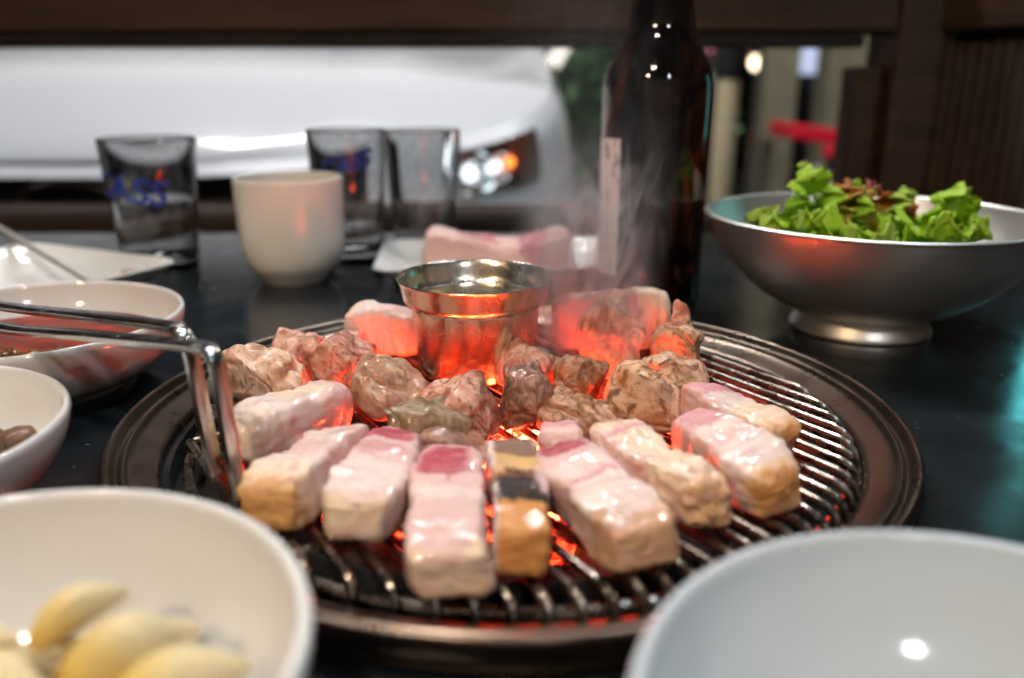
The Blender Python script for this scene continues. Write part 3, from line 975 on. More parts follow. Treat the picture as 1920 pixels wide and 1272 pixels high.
# rectangular plates
def rect_plate(name, label, loc, rz, sx, sy, h, m, rim=.016):
    t = empty(name, loc, (0, 0, rz))
    def loop(hx, hy, z, r=.012, n=5):
        pts = []
        for qx, qy, a0 in ((1, 1, 0), (-1, 1, 90), (-1, -1, 180), (1, -1, 270)):
            for i in range(n + 1):
                a = R(a0 + 90 * i / n)
                pts.append((qx * (hx - r) + r * math.cos(a), qy * (hy - r) + r * math.sin(a), z))
        return pts
    hx, hy = sx / 2, sy / 2
    loops = [loop(hx - rim - .008, hy - rim - .008, .0015, .008), loop(hx - rim - .004, hy - rim - .004, 0, .008), loop(hx - rim, hy - rim, .001), loop(hx - .006, hy - .006, h * .62, .014), loop(hx, hy, h, .016), loop(hx - .0006, hy - .0006, h + .0012, .016),
             loop(hx - .0028, hy - .0028, h + .001, .015), loop(hx - .008, hy - .008, h * .66 + .002, .013), loop(hx - rim - .002, hy - rim - .002, .0045, .009), loop(hx - rim - .008, hy - rim - .008, .0040, .007)]
    n = len(loops[0])
    vs = [p for l in loops for p in l]
    fs = []
    for j in range(len(loops) - 1):
        for i in range(n):
            k = (i + 1) % n
            fs.append((j * n + i, j * n + k, (j + 1) * n + k, (j + 1) * n + i))
    fs.append(tuple(range(n)))
    fs.append(tuple((len(loops) - 1) * n + i for i in range(n)))
    mesh_obj('plate_body', vs, fs, m, t)
    tag(t, label, 'plate')
    return t
rp = rect_plate('meat_plate', 'white rectangular plate holding raw pork behind the steel pot', (-.006, .318, 0), R(4), .205, .125, .016, M_white, .018)
belly('raw_pork_slice', 'thick raw pork slice with dark red lean on the far white plate', -.012, .318, 2, .122, .060, .031, 61,
      [(0, PALE), (.18, PALE), (.3, (.62, .25, .25)), (.42, (.5, .14, .15)), (.52, PALE), (.62, PALE), (.72, (.48, .12, .14)), (.84, (.55, .2, .2)), (.93, PALE), (1, PALE)],
      z=.0048 - ZB, gold=0, k=7, prof=[.8, 1, 1.02, 1, 1], zprof=[1.1, .9, .74, .88, 1.08], rough=.0012, warp=(.008, 28))
bpy.data.objects['raw_pork_slice']['group'] = 'raw pork waiting on the far plate'

sp = rect_plate('square_plate', 'used white square plate with red print and sauce smears behind the sauce bowl', (-.360, .222, 0), R(-25), .17, .17, .021, M_stained, .026)
# small printed crest on its rim and a puddle of red sauce
pm, nt, b = new_mat('dark_red_rim_print')
tc = node(nt, 'ShaderNodeTexCoord').outputs['Object']
n1 = noise_node(nt, tc, 420, 3, .6)
nt.links.new(mixc(nt, maprange(nt, n1.outputs[0], .45, .55), (.30, .05, .05), (.62, .57, .54)), b.inputs['Base Color'])
b.inputs['Roughness'].default_value = .25
vs = []
for i in range(16):
    a = 2 * PI * i / 16
    vs.append((.055 + .017 * math.cos(a) * (1 + .15 * math.sin(3 * a)), .0665 + .0050 * math.sin(a) * (1 + .2 * math.cos(2 * a)), 0))
vs = [(x, y, .0052 + max(0, (y - .0575)) * .62 + .0012) for x, y, z in vs]
mesh_obj('rim_print', vs, [tuple(range(16))], pm, sp, False)
vs = []
for i in range(24):
    a = 2 * PI * i / 24
    q = 1 + .25 * math.sin(3 * a + 1) + .12 * math.sin(7 * a)
    vs.append((.030 + .026 * q * math.cos(a), -.030 + .020 * q * math.sin(a), .0050))
mesh_obj('sauce_puddle', vs, [tuple(range(24))], mat('red_puddle', (.32, .05, .02), .15, col2=(.2, .03, .01), vscale=90, coat=.4), sp, False)

# metal chopstick across the square plate
ch0, ch1 = Vector((-.265, .163, .0265)), Vector((-.455, .374, .0295))
pts = [ch0.lerp(ch1, t) for t in (0, .02, .5, .97, 1)]
v, f = tube(pts, [.0012, .0019, .0025, .0031, .0024], 10)
tag(mesh_obj('metal_chopstick', v, f, mat('worn_chopstick_steel', (.82, .76, .66), .42, .75, var=.15, vscale=60)), 'steel chopstick lying across the used square plate', 'chopstick')

# ------------------------------------------------------------------ salad bowl and leaves
M_bowlsteel = mat('worn_bowl_steel', (.88, .84, .77), .42, 1, rvar=.03, vscale=25, var=.06, bmp=.04, bscale=900)
sl = empty('salad_bowl', (.222, .160, 0))
tag(sl, 'large footed stainless steel bowl heaped with salad leaves', 'bowl')
prof = smooth_profile([(.030, .0135), (.034, .010), (.0395, .003), (.0412, .0005), (.0425, .0008), (.0420, .0035), (.0395, .0085), (.0400, .0120), (.052, .0170), (.072, .0300), (.088, .0480), (.0965, .0650), (.0985, .0705), (.1000, .0716), (.1012, .0712), (.1016, .0722), (.1000, .0730), (.0978, .0722), (.0955, .0655), (.0870, .0490), (.0710, .0312), (.051, .0185), (.03, .0152), (0, .0150)], 3)
v, f = lathe(prof, 128)
mesh_obj('bowl_body', v, f, M_bowlsteel, sl)

def leaf_mat(name, c1, c2, tip):
    m, nt, b = new_mat(name)
    tcn = node(nt, 'ShaderNodeTexCoord')
    uv = tcn.outputs['UV']
    n1 = noise_node(nt, tcn.outputs['Object'], 130, 4, .6)
    sepu = node(nt, 'ShaderNodeSeparateXYZ')
    nt.links.new(uv, sepu.inputs[0])
    base = mixc(nt, maprange(nt, n1.outputs[0], .35, .65), c1, c2)
    base = mixc(nt, maprange(nt, math_n(nt, 'ADD', sepu.outputs[0], math_n(nt, 'MULTIPLY_ADD', n1.outputs[0], .5, -.25)), .55, .85), base, tip)
    rib = maprange(nt, math_n(nt, 'ABSOLUTE', math_n(nt, 'SUBTRACT', sepu.outputs[1], .5)), .05, .02)
    base = mixc(nt, math_n(nt, 'MULTIPLY', rib, .7), base, (.62, .68, .35))
    nt.links.new(base, b.inputs['Base Color'])
    b.inputs['Roughness'].default_value = .45
    b.inputs['Specular IOR Level'].default_value = .3
    n2 = noise_node(nt, tcn.outputs['Object'], 240, 3, .6)
    bp_ = bump(nt, n2.outputs[0], .5, .002, b)
    tr_ = node(nt, 'ShaderNodeBsdfTranslucent')
    nt.links.new(base, tr_.inputs[0])
    mx = node(nt, 'ShaderNodeMixShader')
    mx.inputs[0].default_value = .35
    nt.links.new(b.outputs[0], mx.inputs[1])
    nt.links.new(tr_.outputs[0], mx.inputs[2])
    nt.links.new(mx.outputs[0], nt.nodes['Material Output'].inputs[0])
    return m
M_leaf = [leaf_mat('green_leaf', (.42, .66, .03), (.27, .54, .02), (.46, .68, .04)),
          leaf_mat('pale_leaf', (.56, .64, .14), (.38, .54, .07), (.46, .62, .08)),
          leaf_mat('red_tipped_leaf', (.36, .54, .05), (.28, .46, .03), (.38, .07, .03)),
          leaf_mat('bronze_leaf', (.52, .50, .07), (.50, .34, .06), (.48, .16, .03))]
def leaf(label, loc, rot, L, Wd, seed, mi, ruffle=.007, curl=.5):
    L, Wd = L * 1.0, Wd * 1.12
    rnd = random.Random(seed)
    nu, nv = 48, 36
    vs, fs, uvs = [], [], []
    for i in range(nu + 1):
        u = i / nu
        half = Wd / 2 * (math.sin(PI * (u * .86 + .09)) ** .8) * (.75 + .5 * u)
        half *= 1 + .14 * noise.noise(Vector((u * 11, seed, 0))) + .20 * noise.noise(Vector((u * 26, seed, 4)))
        for j in range(nv + 1):
            w = j / nv * 2 - 1
            edge = abs(w) ** 2.2
            Le = L * (1 - .10 * w * w) * (1 + (.10 * noise.noise(Vector((w * 5, seed, 2))) + .13 * noise.noise(Vector((w * 13, seed, 7)))) * u * u)
            x = u * Le
            y = w * half
            fr = max(edge, u ** 4)
            z = ruffle * (.8 * edge + .4 * u ** 3) * math.sin(u * 17 + w * 3 + seed) + ruffle * .7 * noise.noise(Vector((x * 80, y * 80, seed)))
            z += ruffle * .75 * fr * noise.noise(Vector((x * 330, y * 330, seed)))
            z += .22 * abs(w) ** 1.5 * half * 1.4
            # curl along the length
            a = curl * u
            X = L * (math.sin(a) / a if a else 1) * u * (Le / L) 
            Z = z + L * u * (a / 2) * .9
            vs.append((X, y, Z))
            uvs.append((u, j / nv))
    for i in range(nu):
        for j in range(nv):
            a = i * (nv + 1) + j
            fs.append((a, a + 1, a + nv + 2, a + nv + 1))
    me = bpy.data.meshes.new('lettuce_leaf')
    me.from_pydata(vs, [], fs)
    ul = me.uv_layers.new(name='UVMap')
    for lp in me.loops:
        ul.data[lp.index].uv = uvs[lp.vertex_index]
    me.polygons.foreach_set('use_smooth', [True] * len(me.polygons))
    me.materials.append(M_leaf[mi])
    o = bpy.data.objects.new('lettuce_leaf', me)
    COL.objects.link(o)
    o.location = loc
    o.rotation_euler = tuple(R(a) for a in rot)
    sm = o.modifiers.new('thickness', 'SOLIDIFY')
    sm.thickness = .0006
    tag(o, label, 'lettuce', 'salad leaves in the steel bowl')
    return o
SX, SY = .206, .158
# loc, rotation: x = roll, y = -pitch up, z = heading
leaf('tall frilly green leaf standing highest at the left of the salad', (SX - .040, SY - .004, .046), (70, -74, 80), .058, .054, 1, 0)
leaf('pale yellow-green leaf tip at the far left of the salad', (SX - .048, SY - .018, .046), (15, -52, 165), .034, .030, 2, 1)
leaf('broad green leaf folded over in front of the tall leaf', (SX - .030, SY - .020, .046), (10, -40, 240), .040, .045, 3, 0)
leaf('bronze-edged leaf rising in the middle of the salad', (SX - .002, SY + .012, .048), (60, -70, 95), .044, .042, 4, 3)
leaf('red-tipped leaf behind the middle of the salad', (SX + .008, SY + .016, .048), (80, -75, 60), .042, .034, 5, 2)
leaf('narrow upright green leaf in front of the bronze leaf', (SX + .000, SY + .004, .046), (80, -78, 85), .046, .022, 6, 0)
leaf('pointed bright green leaf standing at the right of the salad', (SX + .042, SY - .012, .044), (80, -66, 40), .050, .044, 7, 0)
leaf('flat green leaf spreading along the near right rim', (SX + .028, SY - .026, .048), (-10, -22, 300), .044, .046, 8, 0)
leaf('yellowish leaf stalk lying at the near middle of the salad', (SX - .002, SY - .030, .050), (0, -24, 262), .032, .028, 9, 1)
leaf('dark green leaf lying low at the right of the salad', (SX + .050, SY - .004, .046), (10, -24, 345), .040, .036, 10, 0)
leaf('small green leaf filling the near left of the salad', (SX - .040, SY - .030, .048), (0, -20, 225), .030, .034, 11, 0)
leaf('curled green leaf between the yellowish stalk and the right leaf', (SX + .012, SY - .018, .050), (20, -42, 285), .032, .036, 12, 0)
leaf('small dark red leaf scrap near the middle of the salad', (SX - .004, SY - .018, .054), (30, -40, 250), .016, .014, 13, 2)
leaf('orange tinged leaf lying at the back right of the salad', (SX + .020, SY + .008, .050), (40, -50, 40), .036, .034, 14, 3)
leaf('bright leaf standing between the tall leaf and the bronze leaf', (SX - .016, SY + .010, .046), (70, -72, 100), .046, .044, 17, 0)
leaf('frilly yellow-green leaf standing at the back right of the salad', (SX + .030, SY + .012, .046), (70, -70, 70), .042, .044, 18, 1)
leaf('wide green leaf lining the bottom of the bowl', (SX - .02, SY + .02, .036), (0, -6, -20), .070, .085, 15, 0)
leaf('large green leaf supporting the others underneath', (SX + .03, SY - .03, .038), (0, -6, 160), .075, .085, 16, 0)

# ------------------------------------------------------------------ cup, glasses, bottle
cp = tag(empty('water_cup', (-.1715, .292, 0)), 'cream handleless ceramic cup standing in front of the printed glass', 'cup')
prof = smooth_profile([(0, .003), (.020, .003), (.0225, 0), (.0250, .0005), (.0285, .005), (.0355, .014), (.0390, .026), (.0403, .045), (.0410, .0775), (.0402, .0792), (.0387, .0780), (.0378, .045), (.036, .028), (.032, .017), (.022, .010), (0, .009)], 4)
v, f = lathe(prof, 96)
mesh_obj('cup_body', v, f, M_cream, cp)
v, f = lathe([(0, .066), (.0382, .066)], 64)
mesh_obj('water', v, f, M_water, cp)

def wrap_text(txt, size, rad, z, ang, slant, m, parent, mirror=False, taper=0):
    cu = bpy.data.curves.new('txt', 'FONT')
    cu.body = txt
    cu.size = size
    cu.extrude = 0
    cu.align_x = 'CENTER'
    cu.offset = .0006
    cu.shear = .25
    cu.resolution_u = 4
    to = bpy.data.objects.new('txt', cu)
    COL.objects.link(to)
    bpy.context.view_layer.update()
    dg = bpy.context.evaluated_depsgraph_get()
    me = bpy.data.meshes.new_from_object(to.evaluated_get(dg))
    bm = bmesh.new()
    bm.from_mesh(me)
    bmesh.ops.subdivide_edges(bm, edges=list(bm.edges), cuts=2)
    bmesh.ops.triangulate(bm, faces=list(bm.faces))
    for vv in bm.verts:
        x, y = vv.co.x * (-1 if mirror else 1), vv.co.y
        zz = z + y + slant * x
        rr = rad(zz) + .0003
        a = ang + x / rad(z)
        vv.co = Vector((rr * math.cos(a), rr * math.sin(a), zz))
    bm.to_mesh(me)
    bm.free()
    bpy.data.objects.remove(to)
    bpy.data.curves.remove(cu)
    o = bpy.data.objects.new('lettering', me)
    me.materials.clear()
    me.materials.append(m)
    COL.objects.link(o)
    o.parent = parent
    return o

def beer_glass(label, loc, r0, r1, H, water=None, text=None):
    t = tag(empty('beer_glass', loc), label, 'glass', 'beer glasses at the back of the table')
    th = .0019
    prof = [(0, 0), (r0 - .002, 0), (r0, .0015), (r0 + (r1 - r0) * .5, H * .5), (r1, H - .001), (r1 - .0006, H), (r1 - th + .0002, H), (r1 - th, H - .0012), (r0 + (r1 - r0) * .5 - th, H * .5), (r0 - th, .012), (r0 - .006, .0095), (0, .009)]
    v, f = lathe(prof, 64)
    mesh_obj('glass_wall', v, f, M_glass, t, sharp=14)
    if water:
        rw = lambda z: r0 + (r1 - r0) * z / H - th - .0001
        v, f = lathe([(0, .0100), (r0 - .0062, .0105), (rw(.013), .0130), (rw(water), water), (0, water)], 64)
        mesh_obj('water', v, f, M_water, t, sharp=14)
    if text:
        s, z, ang, slant, mir = text
        wrap_text('CASS', s, lambda zz: r0 + (r1 - r0) * zz / H, z, ang, slant, M_blueprint, t, mir)
    return t
beer_glass('beer glass half full of water with blue print, left of the cream cup', (-.2955, .338, 0), .0300, .0376, .1065, .057, (.0290, .060, R(-108), -.16, False))
beer_glass('beer glass with blue lettering directly behind the cream cup', (-.1395, .366, 0), .0265, .0335, .1115, .030, (.0190, .0790, R(-84), .24, False))
beer_glass('beer glass without lettering, between the cup and the bottle', (-.0800, .405, 0), .0265, .0340, .1090, None, None)

bt = tag(empty('beer_bottle', (.0985, .232, 0)), 'dark brown beer bottle with white label beside the salad bowl', 'bottle')
M_brown = glass_mat('brown_bottle_glass', (.22, .10, .055), .01, 1.5)
def bottle_r(z):
    pts = [(0, .0355), (.130, .0366), (.142, .0362), (.150, .0345), (.158, .0310), (.166, .0268), (.176, .0235), (.19, .0215), (.215, .0180), (.245, .0142), (.262, .0138)]
    for (z0, r0), (z1, r1) in zip(pts, pts[1:]):
        if z <= z1:
            return r0 + (r1 - r0) * (z - z0) / (z1 - z0)
    return pts[-1][1]
outer = [(0, .004), (.026, .002), (.032, 0), (.0352, .004), (.0357, .02), (.0362, .08), (.0370, .130), (.0371, .142), (.0364, .151), (.0340, .159), (.0298, .167), (.0252, .175), (.0222, .184), (.0208, .196), (.0180, .215), (.0145, .245), (.0140, .252), (.0152, .254), (.0152, .262), (.0138, .264)]
inner = [(.0105, .263), (.0110, .245), (.0146, .215), (.0180, .196), (.0195, .184), (.0228, .174), (.0275, .165), (.0315, .156), (.0336, .147), (.0340, .130), (.0332, .02), (.0310, .010), (0, .009)]
v, f = lathe(smooth_profile(outer, 3) + smooth_profile(inner, 2), 80)
mesh_obj('glass_body', v, f, M_brown, bt)
v, f = lathe([(0, .0092), (.0308, .0102), (.0330, .0200), (.0333, .106), (0, .106)], 64)
mesh_obj('beer', v, f, glass_mat('dark_beer', (.66, .36, .14), 0, 1.34), bt, sharp=14)
# paper label on the left flank
lm, nt, b = new_mat('worn_paper_label')
tcn = node(nt, 'ShaderNodeTexCoord')
mp = node(nt, 'ShaderNodeMapping')
mp.inputs['Scale'].default_value = (1, 1, .5)
nt.links.new(tcn.outputs['Object'], mp.inputs[0])
n1 = noise_node(nt, mp.outputs[0], 110, 3, .5, .3)
nt.links.new(mixc(nt, maprange(nt, n1.outputs[0], .57, .62, 0, .85), (.80, .78, .76), (.28, .24, .30)), b.inputs['Base Color'])
b.inputs['Roughness'].default_value = .55
vs, fs = [], []
A0, A1, NA = R(-232), R(-137), 30
NZ = 26
for th in (.0003, .0006):
    for i in range(NA + 1):
        for j in range(NZ + 1):
            z = .022 + .092 * j / NZ
            a = A0 + (A1 - A0) * i / NA
            r = .0356 + .0012 * z / .13 + th + .00035
            a += R(1.6) * noise.noise(Vector((z * 160, 3, 1))) if i == NA else 0
            vs.append((r * math.cos(a), r * math.sin(a), z))
o_ = (NA + 1) * (NZ + 1)
for i in range(NA):
    for j in range(NZ):
        a = i * (NZ + 1) + j
        fs.append((a, a + 1, a + NZ + 2, a + NZ + 1))
        fs.append((o_ + a, o_ + a + NZ + 1, o_ + a + NZ + 2, o_ + a + 1))
mesh_obj('paper_label', vs, fs, lm, bt)

# ------------------------------------------------------------------ tongs
tg = tag(empty('meat_tongs', (-.10, -.08, 0)), 'steel tongs bent downward with tips on the grate, handles across the sauce bowl', 'tongs')
def arm(pts, w, th):
    pts = [Vector(p) - Vector((-.10, -.08, 0)) for p in smooth_profile(pts, 5)]
    verts, faces = [], []
    n = len(pts)
    for i, p in enumerate(pts):
        t = (pts[min(i + 1, n - 1)] - pts[max(i - 1, 0)]).normalized()
        s = Vector((.35, 1, .1))
        s = (s - t * s.dot(t)).normalized()
        u = s.cross(t)
        for k in range(12):
            a = 2 * PI * k / 12
            ca, sa = math.cos(a), math.sin(a)
            ca = math.copysign(abs(ca) ** .6, ca)
            sa = math.copysign(abs(sa) ** .6, sa)
            verts.append(p + s * ca * w / 2 + u * sa * th / 2)
    for i in range(n - 1):
        for k in range(12):
            k2 = (k + 1) % 12
            faces.append((i * 12 + k, i * 12 + k2, (i + 1) * 12 + k2, (i + 1) * 12 + k))
    faces.append(tuple(range(12)))
    faces.append(tuple((n - 1) * 12 + k for k in range(12)))
    return verts, faces
v, f = arm([(-.095, -.090, .0110), (-.0965, -.0885, .020), (-.1000, -.0850, .056), (-.1010, -.0842, .0605), (-.1035, -.0825, .0628), (-.110, -.079, .0634), (-.165, -.045, .0570), (-.233, .0075, .0450), (-.31, .072, .0400)], .0068, .0034)
mesh_obj('arm', v, f, M_steel, tg)
v, f = arm([(-.1095, -.0720, .0110), (-.1110, -.0708, .020), (-.1155, -.0680, .057), (-.1168, -.0672, .0622), (-.1195, -.0655, .0645), (-.126, -.060, .0650), (-.178, -.022, .0585), (-.250, .041, .0455), (-.318, .083, .0420)], .0068, .0034)
mesh_obj('arm', v, f, M_steel, tg)
v, f = arm([(-.306, .069, .0400), (-.318, .072, .0405), (-.324, .080, .0412), (-.322, .088, .0418), (-.314, .084, .0420)], .0064, .0032)
mesh_obj('spring_bend', v, f, M_steel, tg)

# ------------------------------------------------------------------ parked car outside
CX, CY = -.74, 1.34
car = tag(empty('parked_car', (CX, CY, GZ)), 'white car parked nose-in just beyond the wooden railing', 'car')
HW, NOSE = .85, .30
def plan(u):
    """u in [-1,1] over the nose, beyond it the flanks; returns dx, dy relative to (CX, CY)"""
    if abs(u) <= 1:
        a = u * PI / 2
        s, c = math.sin(a), math.cos(a)
        return HW * math.copysign(abs(s) ** .62, s), -NOSE * abs(c) ** .62
    return HW * math.copysign(1, u), (abs(u) - 1) * 1.0
def ztop(dy):
    q = max(0, min(1, (dy + NOSE) / .22))
    return .012 + .125 * q ** .7 + .12 * max(0, min(1, (dy + .08) / .75))
us = [-4.4, -3.9, -3.4, -2.9, -2.4, -1.9, -1.5, -1.2, -1.05] + [i / 40 for i in range(-40, 41)] + [1.05, 1.2, 1.5, 1.9, 2.4, 2.9, 3.4, 3.9, 4.4]
TS = [0, .12, .3, .46, .58, .66, .74, .82, .88, .93, .965, 1.0]
OFF = [.05, .02, .0, -.015, -.02, -.018, -.012, -.004, .002, .008, .016, .034]
def shell_pt(u, ti, extra=0):
    dx, dy = plan(u)
    e = 1e-3
    a, b2 = plan(u - e), plan(u + e)
    nx, ny = (b2[1] - a[1]), -(b2[0] - a[0])
    l = math.hypot(nx, ny) or 1
    nx, ny = nx / l, ny / l
    o_ = OFF[ti] - extra
    zt = ztop(dy)
    z = -.50 + (zt + .50) * TS[ti]
    return (dx - nx * o_, dy - ny * o_, z - GZ)
def in_light(u, ti):
    return .45 <= abs(u) < .70 and 7 <= ti < 10
def in_grille(u, ti):
    return -.30 <= u < .30 and 7 <= ti < 10
nt_ = len(TS)
vs = [shell_pt(u, t) for u in us for t in range(nt_)]
fs = []
for i in range(len(us) - 1):
    um = (us[i] + us[i + 1]) / 2
    for t in range(nt_ - 1):
        if in_light(um, t) or in_grille(um, t):
            continue
        fs.append((i * nt_ + t, (i + 1) * nt_ + t, (i + 1) * nt_ + t + 1, i * nt_ + t + 1))
mesh_obj('body_panel', vs, fs, M_carwhite, car)
# bonnet: rows between left and right shoulder
vs, fs = [], []
NR, NC = 26, 28
rows = [i / 40 for i in range(2, 41)] + [1.1, 1.3, 1.5, 1.6]
for u in rows:
    # mirrored points on the shoulder at equal depth, from the flank toward the nose
    uu = u
    R_, L_ = shell_pt(uu, nt_ - 1), shell_pt(-uu, nt_ - 1)
    for j in range(NC + 1):
        w = j / NC
        x = L_[0] + (R_[0] - L_[0]) * w
        y = L_[1] + (R_[1] - L_[1]) * w
        crown = (1 - abs(2 * w - 1) ** 2.4) * .055 * min(1, (y + NOSE) / .3)
        rib = .012 * math.exp(-((abs(2 * w - 1) - .62) / .07) ** 2) * min(1, max(0, (y + NOSE) / .35))
        vs.append((x, y, R_[2] + crown + rib))
for i in range(len(rows) - 1):
    for j in range(NC):
        a = i * (NC + 1) + j
        fs.append((a, a + 1, a + NC + 2, a + NC + 1))
mesh_obj('bonnet', vs, fs, M_carwhite, car)
# windscreen and cabin
M_carglass = mat('tinted_windscreen', (.012, .014, .016), .06, 0, coat=.5)
yb_ = shell_pt(1.6, nt_ - 1)[1]
zb_ = shell_pt(1.6, nt_ - 1)[2]
vs = [(-.78, yb_ - .02, zb_ + .01), (.78, yb_ - .02, zb_ + .01), (.60, yb_ + .75, zb_ + .52), (-.60, yb_ + .75, zb_ + .52), (0, yb_ - .09, zb_ + .03), (0, yb_ + .68, zb_ + .54)]
mesh_obj('windscreen', vs, [(0, 4, 5, 3), (4, 1, 2, 5)], M_carglass, car)
vs = [(-.60, yb_ + .75, zb_ + .522), (.60, yb_ + .75, zb_ + .522), (.60, yb_ + 2.2, zb_ + .52), (-.60, yb_ + 2.2, zb_ + .52), (-.83, yb_ - .05, zb_ - .02), (.83, yb_ - .05, zb_ - .02), (.83, yb_ + 3.0, zb_ - .02), (-.83, yb_ + 3.0, zb_ - .02)]
mesh_obj('cabin', vs, [(0, 1, 2, 3), (1, 5, 6, 2), (0, 3, 7, 4), (2, 6, 7, 3)], M_carwhite, car, False)
for s in (-1, 1):
    v, f = tube([(s * .815, yb_ - .03, zb_ - .01), (s * .62, yb_ + .72, zb_ + .53)], .04, 8)
    mesh_obj('pillar', v, f, M_carwhite, car)
    v, f = box(s * .93, yb_ + .22, zb_ + .12, .20, .08, .13, .03)
    mesh_obj('wing_mirror', v, f, M_carwhite, car)
bx('wiper_cowl', (0, yb_ - .04, zb_ + .012), (1.5, .10, .03), M_rubber, car, .006)
# headlights: recess, lamps, clear lens
M_lamprec = mat('lamp_recess', (.34, .32, .28), .3, .5)
M_lens, nt, b = new_mat('thin_clear_lens')
tr_ = node(nt, 'ShaderNodeBsdfTransparent')
gl_ = node(nt, 'ShaderNodeBsdfGlossy')
gl_.inputs['Roughness'].default_value = .03
fr_ = node(nt, 'ShaderNodeFresnel')
mx = node(nt, 'ShaderNodeMixShader')
nt.links.new(fr_.outputs[0], mx.inputs[0])
nt.links.new(tr_.outputs[0], mx.inputs[1])
nt.links.new(gl_.outputs[0], mx.inputs[2])
nt.links.new(mx.outputs[0], nt.nodes['Material Output'].inputs[0])
M_orange = mat('amber_indicator', (.85, .16, .015), .2, 0, coat=1)
M_glint = emis('added_glint_glow', (.9, .96, 1), 2.2)  # glow added to headlight bulbs in place of reflected street-light glints
M_indb = emis('lit_indicator_bulb', (1, .28, .04), 3)
M_refl = mat('lamp_reflector', (.8, .82, .84), .06, 1)
for s in (-1, 1):
    uu = [s * (.45 + .25 * i / 10) for i in range(11)]
    hl = []
    for ex, mm, nm in ((-.07, M_lamprec, 'lamp_recess'), (.003, M_lens, 'lens')):
        vs, fs = [], []
        layers = (0,) if ex < 0 else (0, -.003)
        for ly in layers:
            for u in uu:
                for t in range(7, 11):
                    vs.append(shell_pt(u, t, ex + ly))
        for q in range(len(layers)):
            o_ = q * 44
            for i in range(10):
                for t in range(3):
                    a = o_ + i * 4 + t
                    fs.append((a, a + 4, a + 5, a + 1))
        hl.append((nm, vs, fs, mm))
    root = mesh_obj('headlight', hl[0][1], hl[0][2], hl[0][3], car)
    # side walls of the recess
    vs, fs = [], []
    loop_ = [(u, 7) for u in uu] + [(uu[-1], t) for t in range(8, 11)] + [(u, 10) for u in uu[::-1][1:]] + [(uu[0], t) for t in range(9, 7, -1)]
    for u, t in loop_:
        vs.append(shell_pt(u, t, -.07))
        vs.append(shell_pt(u, t, 0))
    nl = len(loop_)
    for i in range(nl):
        j = (i + 1) % nl
        fs.append((2 * i, 2 * j, 2 * j + 1, 2 * i + 1))
    mesh_obj('recess_wall', vs, fs, M_lamprec, root, False)
    mesh_obj('lens', hl[1][1], hl[1][2], M_lens, root)
    for u0, t0, rr in ((.50, 8, .040), (.575, 8, .026)):
        p = Vector(shell_pt(s * u0, t0, -.055))
        v, f = lathe(smooth_profile([(0, 0), (rr * .6, .006), (rr, .03)], 4), 24)
        for q in range(7):
            a = 2 * PI * q / 7 + u0
            bv, bf = lathe(smooth_profile([(0, rr * .30), (rr * .22, rr * .20), (rr * .30, 0)], 4), 12)
            k0 = len(v)
            v += [(x + rr * .62 * math.cos(a), y + rr * .62 * math.sin(a), z + .008) for x, y, z in bv]
            f += [[i + k0 for i in ff] for ff in bf]
        mesh_obj('reflector', v, f, M_refl, root, loc=tuple(p), rot=(R(90), 0, R(20 * s)))
        v, f = lathe(smooth_profile([(0, -.012), (.010, -.009), (.013, 0), (.010, .009), (0, .012)], 3), 16)
        mesh_obj('lamp_bulb', v, f, M_glint, root, loc=(p.x, p.y - .02, p.z), rot=(R(90), 0, 0))
    p = Vector(shell_pt(s * .645, 8, -.03))
    v, f = box(0, 0, .012, .050, .03, .080, .01)
    mesh_obj('indicator', v, f, M_orange, root, True, loc=tuple(p), rot=(0, 0, R(35 * s)))
    v, f = lathe(smooth_profile([(0, -.009), (.008, -.006), (.009, 0), (.008, .006), (0, .009)], 3), 14)
    mesh_obj('indicator_bulb', v, f, M_indb, root, loc=(p.x - .014 * s, p.y - .024, p.z), rot=(R(90), 0, 0))
# grille with bars and emblem
gu = [-.30 + .6 * i / 12 for i in range(13)]
vs = [shell_pt(u, t, -.05) for u in gu for t in range(7, 11)]
fs = [(i * 4 + t, (i + 1) * 4 + t, (i + 1) * 4 + t + 1, i * 4 + t + 1) for i in range(12) for t in range(3)]
grl = mesh_obj('grille', vs, fs, M_rubber, car)
for t in (8, 9):
    v, f = tube([shell_pt(u, t, -.02) for u in gu], .006, 8)
    mesh_obj('grille_bar', v, f, M_black, grl)
p = Vector(shell_pt(0, 8, .004))
pts = [(p.x + .085 * math.cos(a), p.y + .002, p.z + .036 * math.sin(a)) for a in [2 * PI * i / 40 for i in range(41)]]
v, f = tube(pts, .006, 8)
mesh_obj('emblem_ring', v, f, M_chrome, grl)
v, f = tube([shell_pt(u, 8, .002) for u in [-.22 + .44 * i / 10 for i in range(11)]], .004, 8)
mesh_obj('chrome_strip', v, f, M_chrome, grl)
for s in (-1, 1):
    w = mesh_obj('wheel', *lathe([(0, -.1), (.30, -.1), (.315, -.07), (.315, .07), (.30, .1), (0, .1)], 40), M_rubber, car, loc=(s * .74, .42, .315), rot=(0, R(90), 0))
    v, f = lathe([(0, .108), (.06, .112), (.2, .102), (.21, .104)], 32)
    mesh_obj('rim', v, f, M_steel, w, rot=(0, 0 if s > 0 else PI, 0))
bx('number_plate', (0, -NOSE - .035, -.26 - GZ), (.44, .012, .11), mat('plate_white', (.7, .7, .68), .4), car, .003)

